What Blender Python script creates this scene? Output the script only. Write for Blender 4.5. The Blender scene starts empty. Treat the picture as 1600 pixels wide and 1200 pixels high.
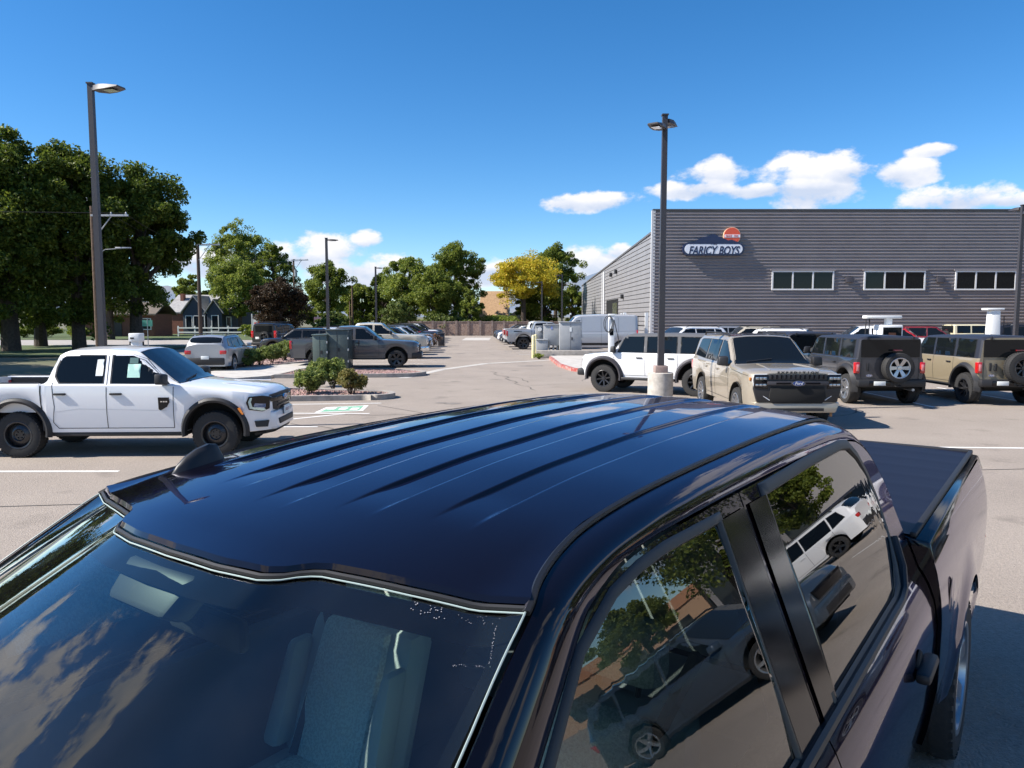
import bpy, bmesh, math, random
import numpy as np
from mathutils import Vector, Matrix
R = math.radians
random.seed(7); RNG = np.random.default_rng(11)
sc = bpy.context.scene
COL = sc.collection

# ------------------------------------------------------------------ camera, sky, sun, exposure
CAM_H, FPX, PITCH = 2.37, 1185.0, R(5.065)          # eye height, focal length in photo pixels, tilt down
cam_d = bpy.data.cameras.new('camera'); cam = bpy.data.objects.new('camera', cam_d); COL.objects.link(cam)
cam.location = (0, 0, CAM_H); cam.rotation_euler = (R(90) - PITCH, 0, 0)
cam_d.sensor_width = 36.0; cam_d.lens = 36.0 * FPX / 1600.0
cam_d.clip_start = 0.05; cam_d.clip_end = 20000
sc.camera = cam

SUN_EL, SUN_SIDE = R(42), R(10)                      # sun high on the left, a little behind the camera
to_sun = Vector((-math.cos(SUN_EL) * math.cos(SUN_SIDE), -math.cos(SUN_EL) * math.sin(SUN_SIDE), math.sin(SUN_EL)))
sun_d = bpy.data.lights.new('sun', 'SUN'); sun = bpy.data.objects.new('sun', sun_d); COL.objects.link(sun)
sun_d.energy = 5.0; sun_d.angle = R(0.53); sun_d.color = (1.0, 0.94, 0.86)
sun.rotation_euler = to_sun.to_track_quat('Z', 'Y').to_euler(); sun.location = (-20, -5, 30)

def pix_dir(px, py):
    """unit direction of a photo pixel in the world"""
    u, v = (px - 800) / FPX, (600 - py) / FPX
    return Vector((u, math.cos(PITCH) + v * math.sin(PITCH), -math.sin(PITCH) + v * math.cos(PITCH))).normalized()
def ground(px, py, z=0.0):
    d = pix_dir(px, py); s = (z - CAM_H) / d.z
    return Vector((d.x * s, d.y * s, z))
def at_depth(px, py, Y):
    d = pix_dir(px, py); s = Y / d.y
    return Vector((d.x * s, Y, CAM_H + d.z * s))

world = bpy.data.worlds.new('World'); sc.world = world; world.use_nodes = True
def build_world():
    nt = world.node_tree; N = nt.nodes; L = nt.links; N.clear()
    def nd(t, **k):
        n = N.new(t)
        for a, b in k.items(): setattr(n, a, b)
        return n
    def lk(a, b): L.new(a, b)
    def mth(op, a, b=None, clamp=False):
        n = nd('ShaderNodeMath', operation=op, use_clamp=clamp)
        for i, v in enumerate((a, b)):
            if v is None: continue
            if isinstance(v, (int, float)): n.inputs[i].default_value = v
            else: lk(v, n.inputs[i])
        return n.outputs[0]
    sky = nd('ShaderNodeTexSky', sky_type='NISHITA'); sky.sun_disc = False
    sky.sun_elevation = SUN_EL; sky.sun_rotation = math.atan2(to_sun.x, to_sun.y)
    sky.altitude = 1500; sky.air_density = 1.0; sky.dust_density = 0.35; sky.ozone_density = 4.0
    hs = nd('ShaderNodeHueSaturation'); hs.inputs['Saturation'].default_value = 1.28; hs.inputs['Value'].default_value = 1.0
    lk(sky.outputs[0], hs.inputs['Color'])
    tc = nd('ShaderNodeTexCoord'); D = tc.outputs['Generated']
    # puffs of cumulus: direction, half width and half height in radians
    P = [(925, 315, 92, 17), (1118, 272, 62, 26), (1085, 296, 75, 16), (1270, 280, 90, 46), (1200, 296, 110, 15), (1332, 262, 42, 22), (1418, 266, 48, 26),
         (1446, 236, 40, 11), (1500, 308, 80, 20), (1600, 312, 60, 12), (525, 396, 75, 36), (605, 414, 70, 26), (462, 404, 66, 24), (568, 376, 32, 16), (560, 430, 110, 26), (932, 410, 52, 32),
         (965, 392, 30, 14), (772, 420, 28, 20), (288, 400, 46, 24), (340, 412, 70, 26), (760, 425, 60, 24)]
    blobs = []
    for px, py, w, h in P: blobs.append((pix_dir(px, py), w / FPX, h / FPX))
    for az, el, w, h in ((-66, 23, .18, .09), (-73, 32, .26, .10), (-60, 14, .14, .05), (-78, 46, .24, .08), (52, 11, .17, .08), (66, 16, .20, .06), (74, 9, .14, .04)):
        a_, e_ = R(az), R(el); blobs.append((Vector((math.sin(a_) * math.cos(e_), math.cos(a_) * math.cos(e_), math.sin(e_))), w, h))
    rr = random.Random(5)
    for k in range(26):                                # the same fair-weather cumulus goes on round the whole sky
        az = R(40 + k * 11.4 + rr.uniform(-3, 3)); el = R(rr.choice((5, 7, 9, 12, 17, 24, 33)) + rr.uniform(-1, 2))
        s = rr.uniform(.06, .13) * (1 + el * 1.6)
        blobs.append((Vector((math.sin(az) * math.cos(el), math.cos(az) * math.cos(el), math.sin(el))), s, s * rr.uniform(.26, .42)))
    no1 = nd('ShaderNodeTexNoise'); no1.inputs['Scale'].default_value = 21; no1.inputs['Detail'].default_value = 9; no1.inputs['Roughness'].default_value = .58
    mp = nd('ShaderNodeMapping'); mp.inputs['Scale'].default_value = (1, 1, 1.7); lk(D, mp.inputs['Vector']); lk(mp.outputs[0], no1.inputs['Vector'])
    no2 = nd('ShaderNodeTexNoise'); no2.inputs['Scale'].default_value = 5; no2.inputs['Detail'].default_value = 3; lk(mp.outputs[0], no2.inputs['Vector'])
    best = None; shade = None
    for c, sx, sy in blobs:
        rt = Vector((c.y, -c.x, 0)).normalized(); up = rt.cross(c).normalized()
        vs = nd('ShaderNodeVectorMath', operation='SUBTRACT'); lk(D, vs.inputs[0]); vs.inputs[1].default_value = c
        def dt(v):
            n = nd('ShaderNodeVectorMath', operation='DOT_PRODUCT'); lk(vs.outputs[0], n.inputs[0]); n.inputs[1].default_value = v; return n.outputs['Value']
        a = dt(rt / sx); b = dt(up / sy); f = dt(c * 3)
        r2 = mth('ADD', mth('ADD', mth('MULTIPLY', a, a), mth('MULTIPLY', b, b)), mth('MULTIPLY', f, f))
        m = mth('SUBTRACT', 1.0, r2)
        best = m if best is None else mth('MAXIMUM', best, m)
        sh = mth('MULTIPLY', mth('MAXIMUM', m, 0.0), b)
        shade = sh if shade is None else mth('ADD', shade, sh)
    dens = mth('ADD', mth('MULTIPLY', best, .85), mth('MULTIPLY', mth('SUBTRACT', no1.outputs['Fac'], .5), 2.9))
    dens = mth('ADD', dens, mth('MULTIPLY', mth('SUBTRACT', no2.outputs['Fac'], .5), .9))
    mask = nd('ShaderNodeMapRange', interpolation_type='SMOOTHSTEP'); lk(dens, mask.inputs[0])
    mask.inputs[1].default_value = .02; mask.inputs[2].default_value = .62; mask.inputs[3].default_value = 0; mask.inputs[4].default_value = .97
    gate = nd('ShaderNodeMapRange', interpolation_type='SMOOTHSTEP'); lk(best, gate.inputs[0])
    gate.inputs[1].default_value = -.7; gate.inputs[2].default_value = .0; gate.inputs[3].default_value = 0; gate.inputs[4].default_value = 1
    mm = mth('MULTIPLY', mask.outputs[0], gate.outputs[0])
    # lit tops, greyer flat bases
    br = nd('ShaderNodeMapRange'); lk(mth('ADD', shade, mth('MULTIPLY', mth('SUBTRACT', no1.outputs['Fac'], .5), 1.4)), br.inputs[0])
    br.inputs[1].default_value = -.38; br.inputs[2].default_value = .30
    cr = nd('ShaderNodeMix', data_type='RGBA'); lk(br.outputs[0], cr.inputs[0])
    cr.inputs[6].default_value = (3.7, 4.2, 5.2, 1); cr.inputs[7].default_value = (6.1, 6.0, 6.1, 1)
    mx = nd('ShaderNodeMix', data_type='RGBA'); lk(mm, mx.inputs[0]); lk(hs.outputs[0], mx.inputs[6]); lk(cr.outputs[2], mx.inputs[7])
    bg = nd('ShaderNodeBackground'); bg.inputs['Strength'].default_value = 0.097; lk(mx.outputs[2], bg.inputs['Color'])
    out = nd('ShaderNodeOutputWorld'); lk(bg.outputs[0], out.inputs['Surface'])
build_world()
sc.view_settings.view_transform = 'Standard'; sc.view_settings.look = 'None'
sc.view_settings.exposure = 0.86; sc.view_settings.gamma = 1.0; sc.view_settings.use_curve_mapping = False
try:
    sc.cycles.max_bounces = 10; sc.cycles.glossy_bounces = 5; sc.cycles.transmission_bounces = 8; sc.cycles.transparent_max_bounces = 10
    sc.cycles.use_adaptive_sampling = True; sc.cycles.adaptive_threshold = 0.02; sc.cycles.use_denoising = True
    sc.cycles.caustics_reflective = False; sc.cycles.caustics_refractive = False; sc.cycles.sample_clamp_indirect = 6
except Exception: pass

# ------------------------------------------------------------------ materials
MATS = {}
def mat(name, col=(.5, .5, .5), rough=.5, metal=0.0, coat=0.0, spec=.5, noise=None, bump=None, emit=None, rnd=None, trans=0.0, flake=None):
    """procedural material. noise=(scale, other colour, lo, hi[, detail]); bump=(scale, strength, distance); rnd=per-piece value spread"""
    if name in MATS: return MATS[name]
    m = bpy.data.materials.new(name); m.use_nodes = True; nt = m.node_tree; N = nt.nodes; L = nt.links
    b = N['Principled BSDF']
    b.inputs['Base Color'].default_value = (*col, 1); b.inputs['Roughness'].default_value = rough; b.inputs['Metallic'].default_value = metal
    b.inputs['Coat Weight'].default_value = coat; b.inputs['Coat Roughness'].default_value = .015; b.inputs['Specular IOR Level'].default_value = spec
    src = None
    tc = N.new('ShaderNodeTexCoord')
    if noise:
        n = N.new('ShaderNodeTexNoise'); n.inputs['Scale'].default_value = noise[0]; n.inputs['Detail'].default_value = noise[4] if len(noise) > 4 else 6
        n.inputs['Roughness'].default_value = .62; L.new(tc.outputs['Object'], n.inputs['Vector'])
        mr = N.new('ShaderNodeMapRange'); L.new(n.outputs['Fac'], mr.inputs[0]); mr.inputs[1].default_value = noise[2]; mr.inputs[2].default_value = noise[3]
        mx = N.new('ShaderNodeMix'); mx.data_type = 'RGBA'; L.new(mr.outputs[0], mx.inputs[0]); mx.inputs[6].default_value = (*col, 1); mx.inputs[7].default_value = (*noise[1], 1)
        src = mx.outputs[2]
    if rnd:
        g = N.new('ShaderNodeNewGeometry'); h = N.new('ShaderNodeHueSaturation')
        v = N.new('ShaderNodeMapRange'); L.new(g.outputs['Random Per Island'], v.inputs[0]); v.inputs[3].default_value = 1 - rnd; v.inputs[4].default_value = 1 + rnd
        hu = N.new('ShaderNodeMapRange'); L.new(g.outputs['Random Per Island'], hu.inputs[0]); hu.inputs[3].default_value = .5 + .022; hu.inputs[4].default_value = .5 - .022
        L.new(v.outputs[0], h.inputs['Value']); L.new(hu.outputs[0], h.inputs['Hue'])
        if src: L.new(src, h.inputs['Color'])
        else: h.inputs['Color'].default_value = (*col, 1)
        src = h.outputs[0]
    if src: L.new(src, b.inputs['Base Color'])
    if bump:
        n2 = N.new('ShaderNodeTexNoise'); n2.inputs['Scale'].default_value = bump[0]; n2.inputs['Detail'].default_value = 4; L.new(tc.outputs['Object'], n2.inputs['Vector'])
        bp = N.new('ShaderNodeBump'); bp.inputs['Strength'].default_value = bump[1]; bp.inputs['Distance'].default_value = bump[2]
        L.new(n2.outputs['Fac'], bp.inputs['Height']); L.new(bp.outputs[0], b.inputs['Normal'])
    if emit: b.inputs['Emission Color'].default_value = (*emit[0], 1); b.inputs['Emission Strength'].default_value = emit[1]
    if trans:                                            # leaf: part of the light goes through
        t = N.new('ShaderNodeBsdfTranslucent'); ms = N.new('ShaderNodeMixShader'); ms.inputs[0].default_value = trans
        if src: L.new(src, t.inputs['Color'])
        else: t.inputs['Color'].default_value = (*col, 1)
        L.new(b.outputs[0], ms.inputs[1]); L.new(t.outputs[0], ms.inputs[2]); L.new(ms.outputs[0], N['Material Output'].inputs['Surface'])
    MATS[name] = m; return m
def glass_mat(name, tint, rough=0.0, ior=1.45, gain=1.6, dust=0.0):
    """thin tinted window pane: fresnel reflection over tinted see-through"""
    if name in MATS: return MATS[name]
    m = bpy.data.materials.new(name); m.use_nodes = True; nt = m.node_tree; N = nt.nodes; L = nt.links; N.clear()
    t = N.new('ShaderNodeBsdfTransparent'); t.inputs[0].default_value = (*tint, 1)
    g = N.new('ShaderNodeBsdfGlossy'); g.inputs['Roughness'].default_value = rough
    f = N.new('ShaderNodeFresnel'); f.inputs['IOR'].default_value = ior
    a = N.new('ShaderNodeMath'); a.operation = 'MULTIPLY_ADD'; a.inputs[1].default_value = gain; a.inputs[2].default_value = .0; a.use_clamp = True; L.new(f.outputs[0], a.inputs[0])
    x = N.new('ShaderNodeMixShader'); L.new(a.outputs[0], x.inputs[0]); L.new(t.outputs[0], x.inputs[1]); L.new(g.outputs[0], x.inputs[2])
    o = N.new('ShaderNodeOutputMaterial'); L.new(x.outputs[0], o.inputs[0]); MATS[name] = m
    if dust:                                             # thin film of dust
        d = N.new('ShaderNodeBsdfDiffuse'); d.inputs[0].default_value = (.55, .56, .58, 1); y = N.new('ShaderNodeMixShader'); tc = N.new('ShaderNodeTexCoord'); n = N.new('ShaderNodeTexNoise'); n.inputs['Scale'].default_value = 5; n.inputs['Detail'].default_value = 6; L.new(tc.outputs['Object'], n.inputs['Vector'])
        r = N.new('ShaderNodeMapRange'); L.new(n.outputs['Fac'], r.inputs[0]); r.inputs[1].default_value = .3; r.inputs[2].default_value = .75; r.inputs[3].default_value = dust * .25; r.inputs[4].default_value = dust * 1.8
        L.new(r.outputs[0], y.inputs[0]); L.new(x.outputs[0], y.inputs[1]); L.new(d.outputs[0], y.inputs[2]); L.new(y.outputs[0], o.inputs[0])
    return m
def paint(name, col, metal=0.0):
    return mat(name, col, rough=.38 if not metal else .42, metal=metal, coat=1.0, noise=(900, tuple(c * .86 for c in col), .4, .6, 1) if metal else None)

M_ASPH = mat('asphalt', (.318, .270, .228), .92, noise=(.45, (.272, .230, .194), .36, .66, 10), bump=(55, .7, .02))
def speckle(m, scale, lo, hi, big=None):
    nt = m.node_tree; N = nt.nodes; L = nt.links; b = N['Principled BSDF']; src = b.inputs['Base Color'].links[0].from_socket
    tc = N.new('ShaderNodeTexCoord'); n = N.new('ShaderNodeTexNoise'); n.inputs['Scale'].default_value = scale; n.inputs['Detail'].default_value = 3; n.inputs['Roughness'].default_value = .8; L.new(tc.outputs['Object'], n.inputs['Vector'])
    mr = N.new('ShaderNodeMapRange'); L.new(n.outputs['Fac'], mr.inputs[0]); mr.inputs[1].default_value = .3; mr.inputs[2].default_value = .7; mr.inputs[3].default_value = lo; mr.inputs[4].default_value = hi
    vm = N.new('ShaderNodeVectorMath'); vm.operation = 'SCALE'; L.new(src, vm.inputs[0]); L.new(mr.outputs[0], vm.inputs['Scale']); out = vm.outputs[0]
    if big:                                              # darker patches: old oil drips and tyre scrub
        n2 = N.new('ShaderNodeTexNoise'); n2.inputs['Scale'].default_value = big; n2.inputs['Detail'].default_value = 5; L.new(tc.outputs['Object'], n2.inputs['Vector'])
        m2 = N.new('ShaderNodeMapRange'); L.new(n2.outputs['Fac'], m2.inputs[0]); m2.inputs[1].default_value = .60; m2.inputs[2].default_value = .72; m2.inputs[3].default_value = 1.0; m2.inputs[4].default_value = .74
        v2 = N.new('ShaderNodeVectorMath'); v2.operation = 'SCALE'; L.new(out, v2.inputs[0]); L.new(m2.outputs[0], v2.inputs['Scale']); out = v2.outputs[0]
    L.new(out, b.inputs['Base Color'])
speckle(M_ASPH, 26, .78, 1.16, 1.1)
M_LINE = mat('line_paint', (.78, .77, .74), .75, noise=(14, (.45, .43, .4), .52, .75), bump=(90, .3, .008))
M_CONC = mat('concrete', (.50, .47, .43), .85, noise=(3, (.40, .375, .34), .4, .65), bump=(40, .25, .006))
M_CONCD = mat('kerb_concrete', (.36, .33, .30), .88, noise=(5, (.25, .23, .21), .4, .65), bump=(40, .3, .006))
M_REDK = mat('red_kerb_paint', (.36, .06, .05), .75, noise=(5, (.42, .32, .28), .46, .60))
M_GREEN = mat('green_paint', (.16, .42, .26), .75, noise=(12, (.32, .42, .34), .5, .72))
M_LAWN = mat('lawn', (.06, .10, .028), .95, noise=(1.2, (.10, .115, .045), .4, .65), bump=(30, .8, .05))
M_ROCK = mat('landscape_stone', (.36, .235, .205), .9, rnd=.35)
M_BLACK = mat('black_plastic', (.018, .018, .020), .55, bump=(400, .1, .001))
M_GLOSSBLK = mat('gloss_black', (.006, .006, .008), .10, spec=.4)
M_RUB = mat('tyre_rubber', (.022, .022, .023), .82, noise=(30, (.035, .033, .03), .45, .7))
M_UNDER = mat('underbody', (.010, .010, .010), .9)
M_CHROME = mat('chrome', (.75, .76, .78), .12, metal=1)
M_ALLOY = mat('alloy_wheel', (.50, .51, .53), .3, metal=.9)
M_DALLOY = mat('dark_alloy', (.03, .03, .033), .35, metal=.4, coat=.4)
M_GLASSD = mat('dark_glass', (.006, .008, .010), .03, spec=.30)
M_GLASSM = mat('tinted_glass', (.016, .022, .030), .03, spec=.6)
M_RED = mat('tail_lamp', (.50, .012, .012), .15, coat=1.0)
M_REDD = mat('dark_tail_lamp', (.13, .01, .012), .15, coat=1.0)
M_AMB = mat('amber_lamp', (.85, .25, .02), .2, coat=1.0)
M_LAMP = mat('clear_lamp', (.42, .44, .47), .10, metal=.7, coat=1.0)
M_WHITEP = mat('white_plastic', (.80, .80, .79), .4)
M_PAPER = mat('paper', (.80, .82, .80), .7)
M_PAPERG = mat('green_paper', (.45, .72, .62), .7)
M_STEEL = mat('galvanised_steel', (.46, .47, .48), .45, metal=.6, noise=(8, (.38, .39, .4), .4, .6))
M_POLE = mat('pole_paint', (.040, .037, .043), .5, coat=.1)
M_WOOD = mat('pole_wood', (.17, .11, .075), .9, noise=(6, (.09, .06, .045), .4, .65), bump=(30, .4, .01))
M_BARK = mat('bark', (.085, .065, .05), .95, noise=(7, (.045, .035, .028), .4, .65), bump=(14, .9, .04))
M_BLUE = mat('badge_blue', (.012, .045, .20), .3, coat=.8)
M_WHITEL = mat('white_letter', (.82, .82, .82), .5)

# ------------------------------------------------------------------ mesh helpers
class MB:
    """collects geometry for ONE mesh object"""
    def __init__(s): s.v = []; s.f = []
    def add(s, vs, fs):
        o = len(s.v); s.v += [tuple(p) for p in vs]; s.f += [tuple(i + o for i in f) for f in fs]; return s
    def box(s, x0, x1, y0, y1, z0, z1):
        return s.add([(x0, y0, z0), (x1, y0, z0), (x1, y1, z0), (x0, y1, z0), (x0, y0, z1), (x1, y0, z1), (x1, y1, z1), (x0, y1, z1)],
                     [(3, 2, 1, 0), (4, 5, 6, 7), (0, 1, 5, 4), (1, 2, 6, 5), (2, 3, 7, 6), (3, 0, 4, 7)])
    def hexa(s, p):                                      # 8 corners: bottom loop, top loop
        return s.add(p, [(3, 2, 1, 0), (4, 5, 6, 7), (0, 1, 5, 4), (1, 2, 6, 5), (2, 3, 7, 6), (3, 0, 4, 7)])
    def tube(s, pts, r, n=8, cap=True):
        pts = [Vector(p) for p in pts]; rs = r if isinstance(r, (list, tuple)) else [r] * len(pts); rings = []
        prev = None
        for i, p in enumerate(pts):
            d = (pts[min(i + 1, len(pts) - 1)] - pts[max(i - 1, 0)])
            d = d.normalized() if d.length > 1e-9 else Vector((0, 0, 1))
            a = Vector((0, 0, 1)) if abs(d.z) < .92 else Vector((1, 0, 0))
            if prev is not None: a = prev
            e1 = (a - d * a.dot(d)); e1 = e1.normalized() if e1.length > 1e-6 else d.orthogonal().normalized()
            e2 = d.cross(e1); prev = e1
            rings.append([p + (e1 * math.cos(6.28318 * k / n) + e2 * math.sin(6.28318 * k / n)) * rs[i] for k in range(n)])
        vs = [q for g in rings for q in g]; fs = []
        for i in range(len(rings) - 1):
            for k in range(n): fs.append((i * n + k, i * n + (k + 1) % n, (i + 1) * n + (k + 1) % n, (i + 1) * n + k))
        if cap: fs += [tuple(range(n - 1, -1, -1)), tuple(range((len(rings) - 1) * n, len(rings) * n))]
        return s.add(vs, fs)
    def lathe(s, prof, n=32, axis='Z', c=(0, 0, 0), closed=False):
        vs = []; fs = []; m = len(prof)
        for k in range(n):
            a = 2 * math.pi * k / n; ca, sa = math.cos(a), math.sin(a)
            for r, h in prof:
                q = (r * ca, r * sa, h) if axis == 'Z' else ((r * ca, h, r * sa) if axis == 'Y' else (h, r * ca, r * sa))
                vs.append((q[0] + c[0], q[1] + c[1], q[2] + c[2]))
        for k in range(n):
            for j in range(m - 1 if not closed else m):
                a, b = k * m + j, k * m + (j + 1) % m; k2 = (k + 1) % n
                fs.append((a, k2 * m + j, k2 * m + (j + 1) % m, b))
        return s.add(vs, fs)
    def grid(s, fn, nu, nv):
        vs = [fn(i / nu, j / nv) for i in range(nu + 1) for j in range(nv + 1)]
        return s.add(vs, [(i * (nv + 1) + j, (i + 1) * (nv + 1) + j, (i + 1) * (nv + 1) + j + 1, i * (nv + 1) + j + 1) for i in range(nu) for j in range(nv)])
    def prism(s, poly, off):                             # polygon of 3-D points, extruded by the vector off
        n = len(poly); q = [Vector(p) for p in poly]; o = Vector(off)
        return s.add(q + [p + o for p in q], [tuple(range(n - 1, -1, -1)), tuple(range(n, 2 * n))] + [(i, (i + 1) % n, n + (i + 1) % n, n + i) for i in range(n)])
    def strip(s, a, b):                                  # band between two polylines
        n = len(a); return s.add(list(a) + list(b), [(i, i + 1, n + i + 1, n + i) for i in range(n - 1)])
    def poly(s, pts): return s.add(pts, [tuple(range(len(pts)))])
    def build(s, name, m, parent=None, smooth=35, bevel=0, thick=0, tri=False):
        me = bpy.data.meshes.new(name)
        bm = bmesh.new(); vs = [bm.verts.new(p) for p in s.v]
        for f in s.f:
            if len(set(f)) < 3: continue
            try: bm.faces.new([vs[i] for i in f])
            except ValueError: pass
        bmesh.ops.remove_doubles(bm, verts=bm.verts, dist=1e-5)
        bmesh.ops.recalc_face_normals(bm, faces=bm.faces)
        if tri: bmesh.ops.triangulate(bm, faces=[f for f in bm.faces if len(f.verts) > 4])
        if bevel:
            ed = [e for e in bm.edges if len(e.link_faces) == 2 and e.calc_face_angle(0) > R(30)]
            bmesh.ops.bevel(bm, geom=ed, offset=bevel, segments=2, profile=.5, affect='EDGES', clamp_overlap=True)
        bm.to_mesh(me); bm.free()
        me.materials.append(m)
        if smooth: me.shade_smooth(); me.set_sharp_from_angle(angle=R(smooth))
        o = bpy.data.objects.new(name, me); COL.objects.link(o)
        if thick:
            md = o.modifiers.new('shell', 'SOLIDIFY'); md.thickness = thick; md.offset = -1
        if parent is not None: o.parent = parent
        return o
def tag(o, label=None, cat=None, group=None, kind=None):
    for k, v in (('label', label), ('category', cat), ('group', group), ('kind', kind)):
        if v: o[k] = v
    return o
def empty(name, loc, rz=0.0, label=None, cat=None, group=None):
    o = bpy.data.objects.new(name, None); COL.objects.link(o); o.location = loc; o.rotation_euler = (0, 0, rz); o.empty_display_size = .2
    return tag(o, label, cat, group)
def text(name, body, size, m, parent, loc, rot, depth=.004, shear=0.0, sx=1.0, bold=0.0, spacing=1.0):
    c = bpy.data.curves.new(name, 'FONT'); c.body = body; c.size = size; c.extrude = depth; c.align_x = 'CENTER'; c.align_y = 'CENTER'; c.shear = shear; c.offset = bold; c.space_character = spacing; c.resolution_u = 4
    t = bpy.data.objects.new(name, c); COL.objects.link(t)
    bpy.context.view_layer.update()
    me = bpy.data.meshes.new_from_object(t.evaluated_get(bpy.context.evaluated_depsgraph_get())); bpy.data.objects.remove(t)
    me.materials.clear(); me.materials.append(m)
    o = bpy.data.objects.new(name, me); COL.objects.link(o); o.parent = parent; o.location = loc; o.rotation_euler = rot; o.scale = (sx, 1, 1)
    return o
# ------------------------------------------------------------------ ground, paving, markings
def sheet(name, pts, z, m, kind='structure', h=0.0):
    mb = MB()
    if h: mb.prism([(x, y, z - h) for x, y in pts], (0, 0, h))
    else: mb.poly([(x, y, z) for x, y in pts])
    return tag(mb.build(name, m, smooth=0), kind=kind)
M_EARTH = mat('dry_earth', (.16, .135, .09), .95, noise=(.08, (.09, .10, .045), .4, .6))
sheet('ground', [(-6000, -3000), (6000, -3000), (6000, 9000), (-6000, 9000)], -.012, M_EARTH)
sheet('parking_lot', [(-19, -90), (110, -90), (110, 95.5), (-24, 95.5), (-24, 47), (-19, 47)], 0, M_ASPH)
sheet('street', [(-140, 63), (-24.1, 63), (-24.1, 78), (-140, 78)], -.004, mat('street_paving', (.36, .33, .30), .9, noise=(.4, (.29, .265, .24), .4, .65, 8)))
sheet('lawn', [(-140, 44.5), (-25, 44.5), (-25, 62), (-140, 62)], .05, M_LAWN)
sheet('sidewalk', [(-140, 62.05), (-25, 62.05), (-25, 62.95), (-140, 62.95)], .06, M_CONC, h=.1)
sheet('yard', [(-140, 78.1), (-24.2, 78.1), (-24.2, 140), (-140, 140)], .02, M_LAWN)
def seg(name, a, b, w, m=M_LINE, z=.004):
    a, b = Vector(a).to_2d(), Vector(b).to_2d(); d = (b - a).normalized(); n = Vector((-d.y, d.x)) * w / 2
    return sheet(name, [a - n, b - n, b + n, a + n], z, m)
seg('painted_line', (-13, 11.45), (-6.05, 11.5), .10)
seg('painted_line', (-13, 16.1), (-4.2, 16.25), .10)
seg('painted_line', (6.2, 13.75), (16.5, 13.15), .10)
seg('painted_line', (-7.6, 18.6), (-3.5, 18.5), .10); seg('painted_line', (-5.2, 17.4), (-4.1, 18.45), .10)
seg('painted_line', (-8.5, 20.15), (-3.6, 20.75), .10)
for k in range(3): seg('painted_line', (11.1 + 3.2 * k, 19.8), (11.1 + 3.2 * k, 25.4), .10)
for k in range(5): seg('painted_line', (5.5 + 3.1 * k, -4.5), (9.5 + 3.1 * k, -.2), .10)
for k in range(18):
    y = 38.4 + 3.1 * k; x = -4.3 - .064 * (y - 35); seg('painted_line', (x, y), (x - 5.2, y - .33), .10)
    if k > 2: seg('painted_line', (x + 5.6, y + .3), (x + 10.6, y + .6), .10)
ch = [ground(628, 591), ground(690, 577.5), ground(760, 568), ground(862, 562.5)]
for a, b in zip(ch, ch[1:]): seg('drain_channel', a, b + (b - a).normalized() * .05, .42, M_CONC, .005)
sheet('concrete_patch', [(-5.1, 77), (-2.3, 77), (-2.4, 86), (-5.2, 86)], .004, M_CONC)
for (xa, ya, xb, yb) in ((-.6, 52.5, .6, 52.6), (-.9, 70, .2, 70.05), (.4, 36.6, 1.5, 36.7)):
    seg('oil_stain', (xa, ya), (xb, yb), .35, mat('oil_stain', (.12, .11, .10), .8, noise=(3, (.2, .18, .165), .45, .6)), .005)
for pts in ([(-3.6, 20.2), (-2.2, 18.6), (-1.0, 16.2)], [(7.2, 11.6), (10, 11.9), (14, 11.4)], [(-14, 9.2), (-9, 9.0), (-5, 9.5)], [(.5, 26), (2.6, 27.2), (5, 27)]):
    for a, b in zip(pts, pts[1:]): seg('crack_line', a, b, .025, mat('tar', (.06, .055, .05), .7), .0045)
rc = random.Random(21)
for k in range(16):                                     # wandering hairline cracks, one sheet each
    x, y, a = rc.uniform(-12, 14), rc.uniform(9, 50), rc.uniform(0, 6.28); L_, R_ = [], []
    for q in range(14):
        a += rc.uniform(-.5, .5); w_ = rc.uniform(.006, .016) * (1 + y / 30); L_.append((x - math.sin(a) * w_, y + math.cos(a) * w_, .0046)); R_.append((x + math.sin(a) * w_, y - math.cos(a) * w_, .0046)); x += math.cos(a) * .45; y += math.sin(a) * .45
    tag(MB().strip(L_, R_).build('pavement_crack', mat('crack', (.10, .088, .076), .9), smooth=0), kind='structure')
for k in range(26):                                     # drips where cars stand
    x, y, r = rc.uniform(-10, 12), rc.uniform(8, 45), rc.uniform(.06, .22)
    tag(MB().poly([(x + r * rc.uniform(.7, 1.2) * math.cos(t), y + r * rc.uniform(.7, 1.2) * math.sin(t), .0042) for t in np.linspace(0, 5.9, 12)]).build('oil_drip', mat('oil_drip', (.17, .148, .128), .75, noise=(6, (.24, .21, .18), .4, .6)), smooth=0), kind='structure')
# green bay marking with its white border
q = [ground(491, 645), ground(510, 636.5), ground(576, 633.5), ground(567, 642)]
sheet('painted_bay_border', [p.to_2d() for p in q], .004, M_LINE)
c0 = sum((p.to_2d() for p in q), Vector((0, 0))) / 4
sheet('painted_bay', [c0 + (p.to_2d() - c0) * .8 for p in q], .008, M_GREEN)
for k in (-.3, 0, .3):
    sheet('painted_bay_symbol', [c0 + Vector((k + a * .1, b * .22 - k * .1)) for a, b in ((-1, -1), (1, -1), (1, 1), (-1, 1))], .012, M_LINE)

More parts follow.
